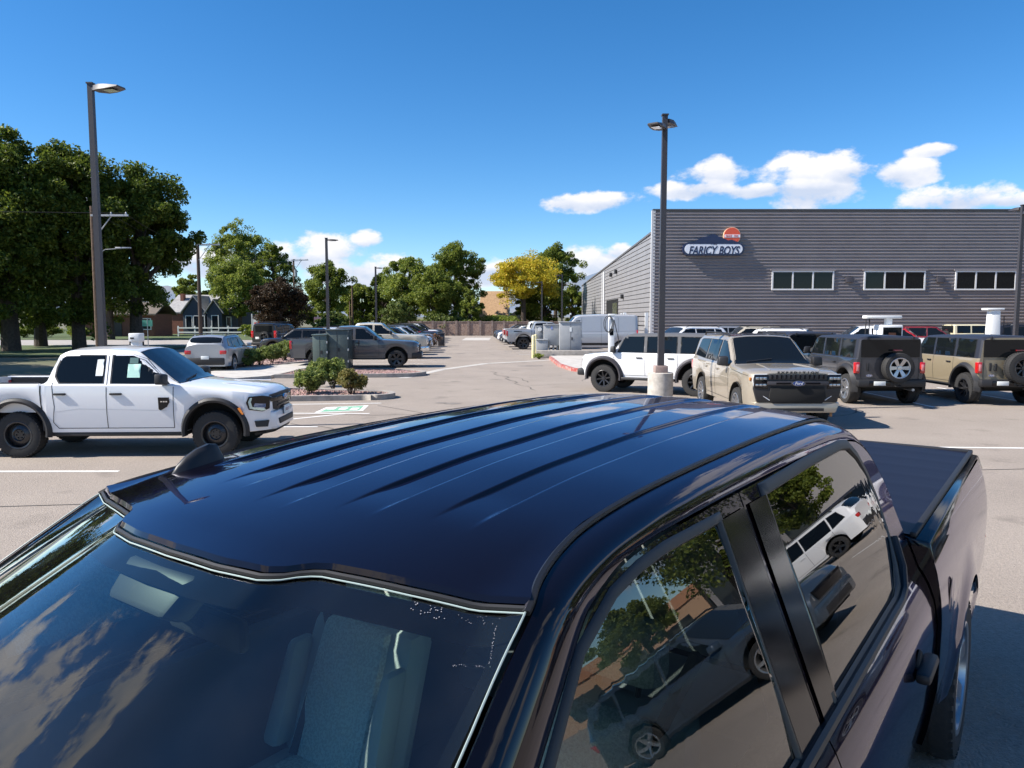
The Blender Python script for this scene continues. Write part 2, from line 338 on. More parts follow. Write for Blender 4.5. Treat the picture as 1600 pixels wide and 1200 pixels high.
def arc(c, r, a0, a1, n=8): return [(c[0] + r * math.cos(R(a0 + (a1 - a0) * i / n)), c[1] + r * math.sin(R(a0 + (a1 - a0) * i / n))) for i in range(n + 1)]
def inset(pts, d):
    n = len(pts); out = []; area = sum(pts[i][0] * pts[(i + 1) % n][1] - pts[(i + 1) % n][0] * pts[i][1] for i in range(n)); sg = 1 if area > 0 else -1
    for i in range(n):
        a, b, c = Vector(pts[i - 1]), Vector(pts[i]), Vector(pts[(i + 1) % n])
        d1, d2 = (b - a).normalized(), (c - b).normalized(); n1, n2 = Vector((-d1.y, d1.x)) * sg, Vector((-d2.y, d2.x)) * sg
        m = (n1 + n2).normalized(); out.append(tuple(b + m * d / max(.4, m.dot(n1))))
    return out
def scatter_in(pts, n, rng):
    P = np.array(pts); lo, hi = P.min(0), P.max(0); out = []
    while len(out) < n:
        x, y = rng.uniform(lo[0], hi[0]), rng.uniform(lo[1], hi[1]); c = False; j = len(P) - 1
        for i in range(len(P)):
            if (P[i][1] > y) != (P[j][1] > y) and x < (P[j][0] - P[i][0]) * (y - P[i][1]) / (P[j][1] - P[i][1]) + P[i][0]: c = not c
            j = i
        if c: out.append((x, y))
    return out
def island(pts, stones, zb=.10, hk=.15):
    mb = MB(); inn = inset(pts, .16); n = len(pts)
    for i in range(n):
        j = (i + 1) % n; a, b, c, d = pts[i], pts[j], inn[j], inn[i]
        mb.hexa([(*a, 0), (*b, 0), (*c, 0), (*d, 0), (*a, hk), (*b, hk), (*c, hk), (*d, hk)])
    tag(mb.build('kerb', M_CONCD, smooth=40), kind='structure')
    sheet('planting_bed', inn, zb, mat('bed_soil', (.27, .185, .16), .95, noise=(20, (.38, .27, .24), .4, .6)))
    if stones:
        sm = MB(); rng = np.random.default_rng(3)
        for x, y in scatter_in(inset(pts, .22), stones, rng):
            r = rng.uniform(.018, .045); a = rng.uniform(0, 6.28); s = rng.uniform(.7, 1.3, 3) * r; ca, sa = math.cos(a), math.sin(a)
            v = [(s[0], 0, 0), (0, s[1], 0), (-s[0], 0, 0), (0, -s[1], 0), (0, 0, s[2]), (0, 0, -s[2])]
            sm.add([(x + p[0] * ca - p[1] * sa, y + p[0] * sa + p[1] * ca, zb + .012 + p[2]) for p in v], [(0, 1, 4), (1, 2, 4), (2, 3, 4), (3, 0, 4), (1, 0, 5), (2, 1, 5), (3, 2, 5), (0, 3, 5)])
        tag(sm.build('landscape_gravel', M_ROCK, smooth=0), 'reddish landscape gravel on the kerbed island', 'gravel', kind='stuff')
island([(-10.2, 20.6), (-4.3, 21.45)] + arc((-4.15, 22.2), .72, -80, 80) + [(-4.3, 22.95), (-10.2, 24.9)], 2600)
island([(-9.2, 29.2), (-4.9, 29.6)] + arc((-4.75, 30.9), 1.25, -80, 80) + [(-4.9, 32.2), (-9.2, 32.6)], 1800)
island([(-15.5, 33.0), (-12.4, 32.6), (-11.0, 36.4), (-9.8, 41.5), (-10.6, 43), (-15.5, 43)], 1400, .08, .13)
sheet('footpath', [(-13.4, 28.2), (-10.4, 27.5), (-9.3, 29.1), (-9.25, 33), (-8.0, 36.6), (-9.4, 37.6), (-10.6, 36.6), (-12.2, 32.5)], .12, M_CONC, h=.12)
# concrete pad, red kerb and raised walk by the grey cabinets
pk = [ground(858, 561), ground(872, 573), ground(893, 580), ground(930, 583.5)]
mb = MB()
for a, b in zip(pk, pk[1:]):
    o = Vector((.16, .2, 0)); mb.hexa([a, b, b + o, a + o] + [p + Vector((0, 0, .14)) for p in (a, b, b + o, a + o)])
tag(mb.build('red_kerb', M_REDK, smooth=0), kind='structure')
sheet('raised_walk', [(p + Vector((.16, .2, 0))).to_2d() for p in pk] + [(9.5, 33), (9.5, 44.5), (2.2, 44.5)], .135, M_CONC, h=.13)
mb = MB(); mb.box(1.4, 6.0, 43.9, 44.5, 0, .42); tag(mb.build('retaining_kerb', M_CONCD, bevel=.02), kind='structure')
# hills far off
def hills(name, segs, depth, m):
    mb = MB(); n = len(segs)
    front = [at_depth(px, 505, depth) for px, py in segs]; top = [at_depth(px, py, depth + 500) for px, py in segs]
    for p in front: p.z = -5
    back = [p + Vector((0, 900, 0)) for p in top]
    for p in back: p.z = -5
    mb.strip(front, top); mb.strip(top, back); return tag(mb.build(name, m, smooth=60), kind='structure')
M_HILL = mat('far_hill', (.12, .17, .24), 1.0, noise=(.004, (.19, .20, .22), .4, .62))  # haze of distance is put into this blue-grey colour
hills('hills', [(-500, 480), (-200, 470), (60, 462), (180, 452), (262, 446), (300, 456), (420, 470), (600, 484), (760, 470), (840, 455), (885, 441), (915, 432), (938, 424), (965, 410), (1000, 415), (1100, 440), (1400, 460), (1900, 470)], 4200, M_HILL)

# ------------------------------------------------------------------ the grey metal building
BY = 62.0
def bp(px, py, dy=0.0):
    p = at_depth(px, py, BY); return p.x, p.z
M_SIDING = mat('grey_siding', (.235, .213, .220), .45, noise=(.6, (.208, .188, .195), .4, .65), spec=.5)
M_SIDEL = mat('light_siding', (.235, .23, .235), .5, noise=(.6, (.21, .205, .21), .4, .65))
M_FRAME = mat('window_frame', (.72, .72, .72), .4)
X0 = bp(1020, 400)[0]; X1 = 74.0; ZT = bp(1100, 329)[1]
bld = empty('dealership_building', (X0, BY, 0), 0, 'long grey metal building with ribbed siding and white framed windows', 'building')
W_ = X1 - X0; DEPTH = 62.0
def bpart(name, mb, m, parent=None, **k): return mb.build(name, m, parent or bld, **k)
mb = MB(); mb.box(.06, W_, .12, DEPTH, 0, 7.3); bpart('wall', mb, M_SIDEL, smooth=0)
mb = MB()                                                # ribbed front: every course a pan and a raised rib
pitch = .262; n = int(ZT / pitch); prof = []
for k in range(n):
    z = k * pitch; prof += [(0, z), (0, z + .11), (-.085, z + .135), (-.085, z + .195), (0, z + .250)]
prof.append((0, n * pitch))
mb.strip([(0, y, z) for y, z in prof], [(W_, y, z) for y, z in prof]); mb.strip([(0, y, z) for y, z in prof], [(0, .12, z) for y, z in prof])
bpart('front_siding', mb, M_SIDING, smooth=0)
mb = MB(); mb.box(0.0, W_, .10, .45, 7.0, ZT); bpart('parapet', mb, M_SIDING, smooth=0)
mb = MB(); mb.box(-.05, W_, -.09, .5, ZT + .002, ZT + .12); bpart('coping', mb, mat('coping_metal', (.10, .10, .11), .4, metal=.4), smooth=0)
mb = MB(); mb.box(-.14, .16, -.075, .2, 0, ZT); bpart('corner_trim', mb, mat('corner_metal', (.55, .54, .54), .4), smooth=0)
# side wall facing the aisle: lapped boards under a sloping roof edge
ZS0, ZS1 = at_depth(1018, 364, BY).z, 7.3
mb = MB(); k = 0; z = 0.0
while z < ZS0 - .02:
    z1 = min(z + .385, ZS0)
    def yend(zz): return DEPTH if zz <= ZS1 else max(.5, DEPTH * (ZS0 - zz) / (ZS0 - ZS1))
    mb.hexa([(-.045, .2, z), (-.045, yend(z), z), (.05, yend(z), z), (.05, .2, z), (-.02, .2, z1 - .035), (-.02, yend(z1), z1 - .035), (.05, yend(z1), z1 - .035), (.05, .2, z1 - .035)])
    z += .40; k += 1
bpart('side_siding', mb, M_SIDEL, smooth=0)
mb = MB(); mb.hexa([(.045, .2, 0), (.5, .2, 0), (.5, DEPTH, 0), (.045, DEPTH, 0), (.045, .2, ZS0), (.5, .2, ZS0), (.5, DEPTH, ZS1), (.045, DEPTH, ZS1)])
bpart('side_backing', mb, mat('dark_joint', (.05, .05, .052), .8), smooth=0)
mb = MB(); mb.hexa([(-.12, .2, ZS0), (W_, .2, ZS0), (W_, DEPTH + .2, ZS1), (-.12, DEPTH + .2, ZS1), (-.12, .2, ZS0 + .16), (W_, .2, ZS0 + .16), (W_, DEPTH + .2, ZS1 + .16), (-.12, DEPTH + .2, ZS1 + .16)])
bpart('roof', mb, mat('roof_metal', (.16, .15, .15), .5, metal=.4), smooth=0)
for yy, r in ((31.5, .10), (33.2, .06)):
    mb = MB(); mb.tube([(-.14, yy, 0), (-.14, yy, 8.1 - (yy - 20) * .02)], r, 8); bpart('downpipe', mb, M_FRAME)
mb = MB(); mb.box(-.06, .3, 19.5, 29.5, 0, 4.3); d = bpart('service_door', mb, mat('door_dark', (.012, .012, .014), .5), smooth=0)
mb = MB(); mb.box(-.10, -.02, 20.2, 23.6, .1, 3.9); bpart('door_leaf', mb, mat('door_reflect', (.16, .17, .12), .12, coat=1.0), d, smooth=0)
for yy, zz in ((15.5, 4.2), (24.6, 6.9), (20.5, 7.0)):
    mb = MB(); mb.box(-.32, -.05, yy, yy + .5, zz, zz + .45); bpart('wall_lamp', mb, M_BLACK, bevel=.04)
for a, b in ((1205.5, 1301.5), (1349.5, 1444), (1492, 1585.5)):
    x0, z1 = bp(a, 423); x1, z0 = bp(b, 453.5); x0 -= X0; x1 -= X0
    mb = MB(); t = .12
    mb.box(x0, x1, -.15, .02, z0, z0 + t); mb.box(x0, x1, -.15, .02, z1 - t, z1)
    for q in range(4):
        xx = x0 + (x1 - x0 - t) * q / 3; mb.box(xx, xx + t, -.146, .02, z0 + t, z1 - t)
    w = bpart('window', mb, M_FRAME, smooth=0)
    for q in range(3):
        xa = x0 + t + (x1 - x0 - t) * q / 3; xb = xa + (x1 - x0 - t) / 3 - t
        mb = MB(); mb.box(xa, xb, -.112, -.10, z0 + t, z1 - t); bpart('pane', mb, M_GLASSD, w, smooth=0)
    mb = MB(); mb.box(x0 - .12, x1 + .12, -.20, .02, z1, z1 + .1); bpart('window_head', mb, M_SIDING, w, smooth=0)
for px in (1326, 1468, 1180):
    x, z = bp(px, 437); x -= X0
    mb = MB(); mb.hexa([(x - .3, -.35, z - .22), (x + .3, -.35, z - .22), (x + .3, -.04, z - .22), (x - .3, -.04, z - .22), (x - .3, -.16, z + .22), (x + .3, -.16, z + .22), (x + .3, -.04, z + .22), (x - .3, -.04, z + .22)])
    if px != 1180: bpart('wall_lamp', mb, M_POLE, bevel=.02)
# the sign: capsule plate with a mountain and a red sun
M_NAVY = mat('sign_navy', (.010, .014, .060), .4, coat=.5); M_SIGNW = mat('sign_white', (.78, .80, .86), .35, coat=.3); M_SIGNR = mat('sign_red', (.72, .09, .035), .35, coat=.3)
sx0, sz0 = bp(1064.5, 400); sx1, sz1 = bp(1161, 379.5)
sg = empty('wall_sign', ((sx0 + sx1) / 2, BY - .06, (sz0 + sz1) / 2), 0, 'white capsule shop sign with navy mountain and red sun on grey siding', 'sign')
sw, sh = (sx1 - sx0) / 2, (sz1 - sz0) / 2
def caps(hw, hh, y0, y1):
    r = hh; pts = [(hw - r + r * math.cos(R(a)), y0, r * math.sin(R(a))) for a in range(-90, 91, 12)] + [(-hw + r + r * math.cos(R(a)), y0, r * math.sin(R(a))) for a in range(90, 271, 12)]
    return MB().prism(pts, (0, y1 - y0, 0))
caps(sw, sh, -.36, 0).build('sign_rim', M_NAVY, sg, smooth=30)
caps(sw - .16, sh - .14, -.40, -.355).build('sign_face', M_SIGNW, sg, smooth=30)
sc_ = 62.0 / FPX
def sp(px, py): return ((px - 1112.75) * sc_, -(py - 389.7) * sc_)
cx, cz = sp(1141.5, 369.5); rr_ = 12.4 * sc_
MB().prism([(cx + rr_ * math.cos(R(a)), -.24, cz + rr_ * math.sin(R(a))) for a in range(0, 360, 12)], (0, .2, 0)).build('sign_sun', M_SIGNR, sg, smooth=30)
MB().prism([(cx + rr_ * 1.07 * math.cos(R(a)), -.20, cz + rr_ * 1.07 * math.sin(R(a))) for a in range(0, 360, 12)], (0, .16, 0)).build('sign_sun_rim', mat('sign_cream', (.85, .62, .40), .4), sg, smooth=30)
MB().box(cx - rr_ * .95, cx + rr_ * .98, -.255, -.235, cz - .13, cz + .10).build('sign_banner', M_SIGNW, sg, smooth=0)
text('sign_lettering', 'SINCE', .21, M_SIGNR, sg, (cx - .27, -.262, cz - .02), (R(90), 0, 0), .003, bold=.004, sx=.85); text('sign_lettering', '1942', .21, M_SIGNR, sg, (cx + .3, -.262, cz - .02), (R(90), 0, 0), .003, bold=.004, sx=.85)
mp_ = [sp(*p) for p in ((1078, 380.5), (1086, 377), (1094, 372.5), (1102, 370.5), (1110, 367), (1115, 367.4), (1122, 371.5), (1129, 373.5), (1135, 376.5), (1141, 375.5), (1150, 379), (1154, 380.8))]
MB().prism([(x, -.32, z) for x, z in mp_], (0, .26, 0)).build('sign_mountain', M_NAVY, sg, smooth=20)
text('sign_lettering', 'FARICY', .92, M_NAVY, sg, (-.92, -.408, -.16), (R(90), 0, 0), .006, shear=.28, sx=.72, bold=.026); text('sign_lettering', 'BOYS', .92, M_NAVY, sg, (1.20, -.408, -.16), (R(90), 0, 0), .006, shear=.28, sx=.72, bold=.026)
text('sign_lettering', 'THE', .26, M_NAVY, sg, (-.02, -.408, .42), (R(90), 0, 0), .006, bold=.012, spacing=1.2)
for a, b in ((-1.98, -.32), (.32, 2.0)): MB().box(a, b, -.412, -.40, .40, .445).build('sign_rule', M_NAVY, sg, smooth=0)

# showroom further along, beyond the right edge of the picture (it shows in the truck's glass)
shw = empty('showroom', (46, 38, 0), R(-48), 'grey showroom with a dark glazed entrance and round blue sign', 'building')
M_PANEL = mat('grey_panel', (.26, .25, .25), .5, noise=(.5, (.23, .22, .22), .4, .6))
MB().box(-14, 14, 0, 20, 0, 7.0).build('wall', M_PANEL, shw, smooth=0)
MB().box(-3.5, 3.5, -.8, .1, 0, 8.6).build('entrance_tower', mat('tower_panel', (.33, .31, .30), .4), shw, smooth=0)
for k in range(4): MB().box(4.2 + k * 2.4, 6.3 + k * 2.4, -.05, .05, .3, 4.2).build('pane', M_GLASSM, shw, smooth=0)
for k in range(4): MB().box(-13.4 + k * 2.4, -11.3 + k * 2.4, -.05, .05, .3, 4.2).build('pane', M_GLASSM, shw, smooth=0)
MB().prism([(1.6 * math.cos(R(a)), -.95, 6.8 + .75 * math.sin(R(a))) for a in range(0, 360, 12)], (0, .14, 0)).build('sign_disc', M_BLUE, shw, smooth=30)
text('sign_lettering', 'Ford', .9, M_WHITEL, shw, (0, -.97, 6.8), (R(90), 0, 0), .01, shear=.3)
tan_b = empty('tan_building', (58, 25, 0), R(-68), 'low tan stucco building with a flat orange brown roof band', 'building')
MB().box(-12, 12, 0, 12, 0, 3.6).build('wall', mat('tan_stucco', (.42, .27, .17), .9), tan_b, smooth=0)
MB().box(-12.2, 12.2, -.2, 12.2, 3.6, 4.6).build('roof', mat('tan_roof', (.40, .20, .11), .8), tan_b, smooth=0)
for k in range(5): MB().box(-10 + k * 4.3, -7.5 + k * 4.3, -.06, .06, .6, 2.6).build('pane', M_GLASSM, tan_b, smooth=0)

# ------------------------------------------------------------------ far wall, fences, houses
fw = empty('boundary_wall', (-16, 95.8, 0), 0, 'brown precast stone boundary wall with posts at the end of the aisle', 'wall')
M_PRE = mat('precast_stone', (.40, .29, .23), .9, noise=(9, (.24, .16, .13), .42, .6), bump=(14, .9, .05)); M_POST = mat('precast_post', (.33, .26, .22), .9, noise=(4, (.22, .16, .14), .4, .6))
for k in range(19):
    MB().box(k * 1.5 - .14, k * 1.5 + .14, -.14, .14, 0, 1.88).build('post', M_POST, fw, smooth=0)
    MB().box(k * 1.5 + .14, k * 1.5 + 1.36, -.06, .06, 0, 1.68).build('panel', M_PRE, fw, smooth=0)
    MB().box(k * 1.5 + .14, k * 1.5 + 1.36, -.10, .10, 1.68, 1.80).build('cap_rail', M_POST, fw, smooth=0)
def hx(px, Y): return at_depth(px, 500, Y).x
fn = empty('rail_fence', (hx(278, 92), 92, 0), 0, 'white two rail timber fence before the grey roofed house', 'fence')
L_ = hx(408, 92) - hx(278, 92)
M_WFENCE = mat('white_fence', (.74, .73, .70), .7)
for k in range(6): MB().box(k * L_ / 5 - .07, k * L_ / 5 + .07, -.07, .07, 0, 1.28).build('post', M_WFENCE, fn, smooth=0)
for z in (.42, .95): MB().box(0, L_, -.10, -.07, z, z + .16).build('rail', M_WFENCE, fn, smooth=0)

M_SHING = mat('grey_shingle', (.34, .33, .32), .9, noise=(2.5, (.27, .26, .26), .4, .6), bump=(9, .6, .03)); M_BRICK = mat('red_brick', (.24, .095, .06), .9, noise=(6, (.17, .07, .045), .4, .6))
M_NAVYS = mat('dark_blue_siding', (.040, .050, .068), .7); M_TRIMW = mat('white_trim', (.70, .69, .67), .6)
def gable(name, parent, x0, x1, y0, y1, ze, zr, ov, m, axis):
    mb = MB()
    if axis == 'x':
        ym = (y0 + y1) / 2
        for s, ya in ((1, y0 - ov), (-1, y1 + ov)):
            mb.hexa([(x0 - ov, ya, ze - .25), (x1 + ov, ya, ze - .25), (x1 + ov, ym, zr), (x0 - ov, ym, zr), (x0 - ov, ya, ze - .07), (x1 + ov, ya, ze - .07), (x1 + ov, ym, zr + .18), (x0 - ov, ym, zr + .18)])
    else:
        xm = (x0 + x1) / 2
        for xa in (x0 - ov, x1 + ov):
            mb.hexa([(xa, y0 - ov, ze - .25), (xa, y1 + ov, ze - .25), (xm, y1 + ov, zr), (xm, y0 - ov, zr), (xa, y0 - ov, ze - .07), (xa, y1 + ov, ze - .07), (xm, y1 + ov, zr + .18), (xm, y0 - ov, zr + .18)])
    return mb.build(name, m, parent, smooth=0)
def win(parent, x, z, w, h, y, m=M_TRIMW):
    t = .10; mb = MB(); mb.box(x - t, x + w + t, y - .07, y + .02, z - t, z); mb.box(x - t, x + w + t, y - .07, y + .02, z + h, z + h + t); mb.box(x - t, x, y - .07, y + .02, z, z + h); mb.box(x + w, x + w + t, y - .07, y + .02, z, z + h)
    o = mb.build('window', m, parent, smooth=0); MB().box(x, x + w, y - .03, y + .01, z, z + h).build('pane', M_GLASSM, o, smooth=0); return o
# house with the grey gables
HY = 104.0; hxo = hx(256, HY)
h1 = empty('grey_roof_house', (hxo, HY, 0), 0, 'house with light grey shingle gables and dark blue walls behind white fence', 'house')
def lx(px): return hx(px, HY) - hxo
MB().box(lx(258), lx(292), .2, 9, 0, 3.1).build('brick_wall', M_BRICK, h1, smooth=0)
MB().box(lx(286), lx(364), 0, 9.4, 0, 3.0).build('wall', M_NAVYS, h1, smooth=0)
def gtri(x0, x1, y, ze, zr, m): MB().prism([(x0, y, ze), (x1, y, ze), ((x0 + x1) / 2, y, zr)], (0, .3, 0)).build('gable_wall', m, h1, smooth=0)
gable('roof', h1, lx(262), lx(352), .5, 9, 3.1, 5.3, .5, M_SHING, 'x')
gtri(lx(291), lx(326), -1.0, 2.9, 5.0, M_NAVYS); gable('roof', h1, lx(291), lx(326), -1.0, 4.5, 3.0, 5.1, .3, M_SHING, 'y')
gtri(lx(329), lx(352), -1.2, 2.9, 4.5, M_NAVYS); gable('roof', h1, lx(329), lx(352), -1.2, 4.5, 3.0, 4.6, .3, M_SHING, 'y')
MB().box(lx(291), lx(326), -1, .1, 0, 2.9).build('bay_wall', M_NAVYS, h1, smooth=0); MB().box(lx(329), lx(352), -1.2, .1, 0, 2.9).build('bay_wall', M_NAVYS, h1, smooth=0)
for px, w in ((296, .75), (308, .75), (317, .6)): win(h1, lx(px), .95, w, 1.5, -1.02)
win(h1, lx(337), .5, .8, 2.0, -1.22); win(h1, lx(355), 1.0, .5, 1.3, -.02)
MB().box(lx(268), lx(273), 3, 3.8, 3, 5.6).build('chimney', M_BRICK, h1, smooth=0)
# brick house in the shade of the big trees
HY2 = 92.0; o2 = hx(108, HY2)
h2 = empty('brick_house', (o2, HY2, 0), 0, 'low red brick house with porch in deep tree shade', 'house')
def l2(px): return hx(px, HY2) - o2
MB().box(0, l2(240), 0, 5, 0, 2.7).build('wall', M_BRICK, h2, smooth=0)
gable('roof', h2, 0, l2(240), 0, 5, 2.8, 4.0, .5, mat('tan_shingle', (.16, .13, .10), .9, noise=(2, (.12, .10, .08), .4, .6)), 'x')
for px in (150, 205, 222): win(h2, l2(px), .9, 1.0, 1.2, 0)
MB().box(l2(178), l2(190), -.08, .02, 0, 2.2).build('door', mat('house_door', (.05, .04, .035), .6), h2, smooth=0)
for px in (136, 168): MB().box(l2(px), l2(px) + .16, -1.6, -1.44, 0, 2.7).build('porch_post', M_TRIMW, h2, smooth=0)
MB().box(l2(133), l2(172), -1.8, 0, 2.7, 2.9).build('porch_roof', M_TRIMW, h2, smooth=0)
# tan house behind the boundary wall
HY3 = 112.0; o3 = hx(752, HY3)
h3 = empty('tan_house', (o3, HY3, 0), 0, 'tan two storey house with shingle wall behind the yellow tree', 'house')
def l3(px): return hx(px, HY3) - o3
M_TANSH = mat('tan_shingles', (.46, .30, .17), .9, noise=(5, (.36, .23, .13), .42, .6), bump=(8, .5, .03)); M_CREAM = mat('cream_siding', (.55, .46, .30), .8)
MB().box(0, l3(796), 0, 8, 0, 2.6).build('wall', M_CREAM, h3, smooth=0)
MB().hexa([(-.3, -.5, 2.3), (l3(796), -.5, 2.3), (l3(796), 6, 2.3), (-.3, 6, 2.3), (-.2, 2.6, 6.2), (l3(796), 2.6, 6.2), (l3(796), 5, 6.2), (-.2, 5, 6.2)]).build('roof', M_TANSH, h3, smooth=0)
MB().box(l3(796), l3(862), 1, 8, 0, 2.6).build('wall', M_CREAM, h3, smooth=0)
MB().prism([(l3(796), .99, 2.6), (l3(866), .99, 2.6), (l3(826), .99, 4.6)], (0, 7, 0)).build('gable_wall', M_CREAM, h3, smooth=0)
for k in range(7): MB().box(l3(797), l3(862), .93, 1.0, .3 + k * .33, .34 + k * .33).build('board', mat('board_shadow', (.40, .33, .2), .8), h3, smooth=0)  # darker strips paint the shadow lines between the siding boards
for px in (836, 851): win(h3, l3(px), 1.2, .75, .9, .95)
MB().box(l3(794.5), l3(796.5), -.55, -.4, 0, 3.6).build('downpipe', M_TRIMW, h3, smooth=0)

# ------------------------------------------------------------------ poles and cabinets
def lamp_head(mb, x0, ang, z, L=.62, w=.34):
    ca, sa = math.cos(ang), math.sin(ang)
    def T(a, b, c): return (x0 + a * ca - b * sa, a * sa + b * ca, z + c)
    prof = [(.12, -.05, .05, .09), (.30, -.06, .05, w / 2), (L * .8, -.05, .035, w / 2), (L + .1, -.02, .01, w / 2 * .8)]
    vs = []; fs = []
    for a, zb, zt, hw in prof: vs += [T(a, -hw, zb), T(a, hw, zb), T(a, hw * .8, zt), T(a, -hw * .8, zt)]
    for i in range(3):
        for k in range(4): fs.append((i * 4 + k, i * 4 + (k + 1) % 4, (i + 1) * 4 + (k + 1) % 4, (i + 1) * 4 + k))
    fs += [(0, 3, 2, 1), (12, 13, 14, 15)]; mb.add(vs, fs)
    mb.box(x0 - .0, x0 + .0, 0, 0, z, z) if False else None
def light_pole(px, Y, ztop, angs, label, base=True, r=.075, scale=1.0):
    x = hx(px, Y); o = empty('lot_light_pole', (x, Y, 0), 0, label, 'light pole', 'parking lot light poles')
    zb = 1.0 if base else .1
    q = r
    MB().hexa([(-q, -q, zb), (q, -q, zb), (q, q, zb), (-q, q, zb), (-q * .8, -q * .8, ztop), (q * .8, -q * .8, ztop), (q * .8, q * .8, ztop), (-q * .8, q * .8, ztop)]).build('pole', M_POLE, o, smooth=0)
    MB().box(-q * 1.05, q * 1.05, -q * 1.05, q * 1.05, ztop, ztop + .03).build('pole_cap', M_POLE, o, smooth=0)
    for i, a in enumerate(angs):
        mb = MB(); zz = ztop - .10 - .22 * i
        mb.tube([(0, 0, zz), (.16 * math.cos(a), .16 * math.sin(a), zz)], .045, 6); lamp_head(mb, 0, a, zz, .62 * scale, .34 * scale)
        h = mb.build('lamp_head', M_POLE, o, smooth=30)
        ca, sa = math.cos(a), math.sin(a)
        MB().poly([(u * ca - v * sa, u * sa + v * ca, zz - .062) for u, v in ((.36, -.1), (.60, -.1), (.60, .1), (.36, .1))]).build('lens', M_LAMP, h, smooth=0)
    if base:
        rb = .31; b = MB().lathe([(0, 0), (rb, 0), (rb, .99), (rb - .02, 1.0), (0, 1.0)], 28).build('concrete_base', mat('base_concrete', (.50, .46, .41), .88, noise=(7, (.38, .35, .31), .42, .62), bump=(26, .5, .01)), o, smooth=40)
        MB().box(-.155, .155, -.155, .155, 1.0, 1.17).build('base_cover', mat('base_cover', (.36, .27, .24), .7, noise=(6, (.28, .2, .18), .4, .6)), b, bevel=.008)
    return o
light_pole(159, 15.8, 7.05, [R(-14)], 'tall dark light pole with one lamp behind the white pickup', True, .062)
light_pole(1033.5, 18.7, 7.18, [R(64), R(236)], 'dark light pole with two lamps on a round concrete base', True)
light_pole(1588, 31.5, 6.9, [R(90), R(-90)], 'light pole at the right edge before the tan off-roader')
light_pole(512.5, 47.5, 7.2, [R(0)], 'light pole rising above the green utility boxes', True, .085)
light_pole(588, 73, 7.1, [R(0)], 'light pole beyond the beige pickup', True, .09)
light_pole(644, 108, 7.0, [R(0)], 'distant thin light pole before the tall green trees', True, .08)
light_pole(846.5, 92, 6.6, [R(180)], 'dark light pole standing against the yellow tree', True, .10)
light_pole(878, 84, 7.0, [R(180)], 'dark light pole beside the grey building side wall', True, .09)

def util_pole(px, Y, ytop, label, arm=None, lamp=None, r=.15, m=M_WOOD, box=None):
    x = hx(px, Y); zt = at_depth(px, ytop, Y).z; o = empty('utility_pole', (x, Y, 0), 0, label, 'utility pole', 'wooden utility poles')
    MB().tube([(0, 0, 0), (0, 0, zt)], [r, r * .72], 10).build('pole', m, o)
    if arm:
        x0, x1, dz, am = arm
        a = MB().box(x0, x1, -.22, -.10, zt - dz - .1, zt - dz + .02).build('crossarm', am, o, smooth=0)
        MB().tube([(x1 * .55, -.12, zt - dz - .05), (.1, -.1, zt - dz - 1.5)], .04, 6).build('arm_brace', am, o)
        for t in (.2, .55, .95):
            MB().lathe([(0, 0), (.05, 0), (.06, .07), (.03, .14), (0, .15)], 8, c=(x0 + (x1 - x0) * t, -.16, zt - dz + .02)).build('insulator', M_STEEL, a)
    if lamp:
        z, L = lamp; mb = MB(); mb.tube([(0, 0, z - .5), (L * .4, -.1, z - .05), (L * .8, -.1, z)], .03, 6)
        arm_ = mb.build('lamp_arm', M_STEEL, o); MB().hexa([(L * .75, -.2, z - .03), (L * 1.25, -.17, z + .02), (L * 1.25, -.03, z + .02), (L * .75, 0, z - .03), (L * .75, -.2, z + .1), (L * 1.25, -.17, z + .09), (L * 1.25, -.03, z + .09), (L * .75, 0, z + .1)]).build('lamp_head', M_STEEL, arm_, bevel=.02)
    if box: MB().tube([(.3, -.1, zt - box - .9), (.3, -.1, zt - box)], .22, 12).build('transformer', M_STEEL, o)
    return o
M_ARM = mat('fibreglass_arm', (.50, .51, .53), .6)
util_pole(152, 48, 322, 'brown wooden utility pole with pale crossarm behind the left light pole', (0, 2.3, .55, M_ARM), (6.6, 1.9), .17)
util_pole(313, 74, 372, 'dark wooden utility pole before the grey roofed house', (0, 2.2, .6, M_STEEL), None, .2, mat('dark_pole_wood', (.07, .05, .04), .9, bump=(30, .4, .01)))
util_pole(461, 112, 405, 'pale utility pole with crossarm rising over the dark red tree', (-.3, 2.2, .1, M_STEEL), None, .17, M_WOOD, 1.6)
util_pole(551, 118, 446, 'short wooden utility pole between the far trees', None, None, .17)
util_pole(547, 121, 470, 'thin brown pole beside the far utility pole', None, None, .13)
wires = MB()
def wire(a, b, sag=.6):
    a, b = Vector(a), Vector(b); wires.tube([a.lerp(b, t / 10) - Vector((0, 0, sag * 4 * (t / 10) * (1 - t / 10))) for t in range(11)], .012, 4)
pA = Vector((hx(152, 48), 48, at_depth(152, 322, 48).z)); pB = Vector((hx(313, 74), 74, at_depth(313, 372, 74).z)); pC = Vector((hx(461, 112), 112, at_depth(461, 405, 112).z))
for d in (.4, 1.2, 2.1):
    wire(pA + Vector((d, -.16, -.45)), pB + Vector((d, -.16, -.5)), .9); wire(pB + Vector((d, -.16, -.5)), pC + Vector((d, -.16, 0)), 1.0); wire(pA + Vector((d, -.16, -.45)), pA + Vector((-60 + d, -30, 0)), 1.0)
tag(wires.build('power_line', M_BLACK), 'thin sagging power lines strung between the wooden poles', 'power line')

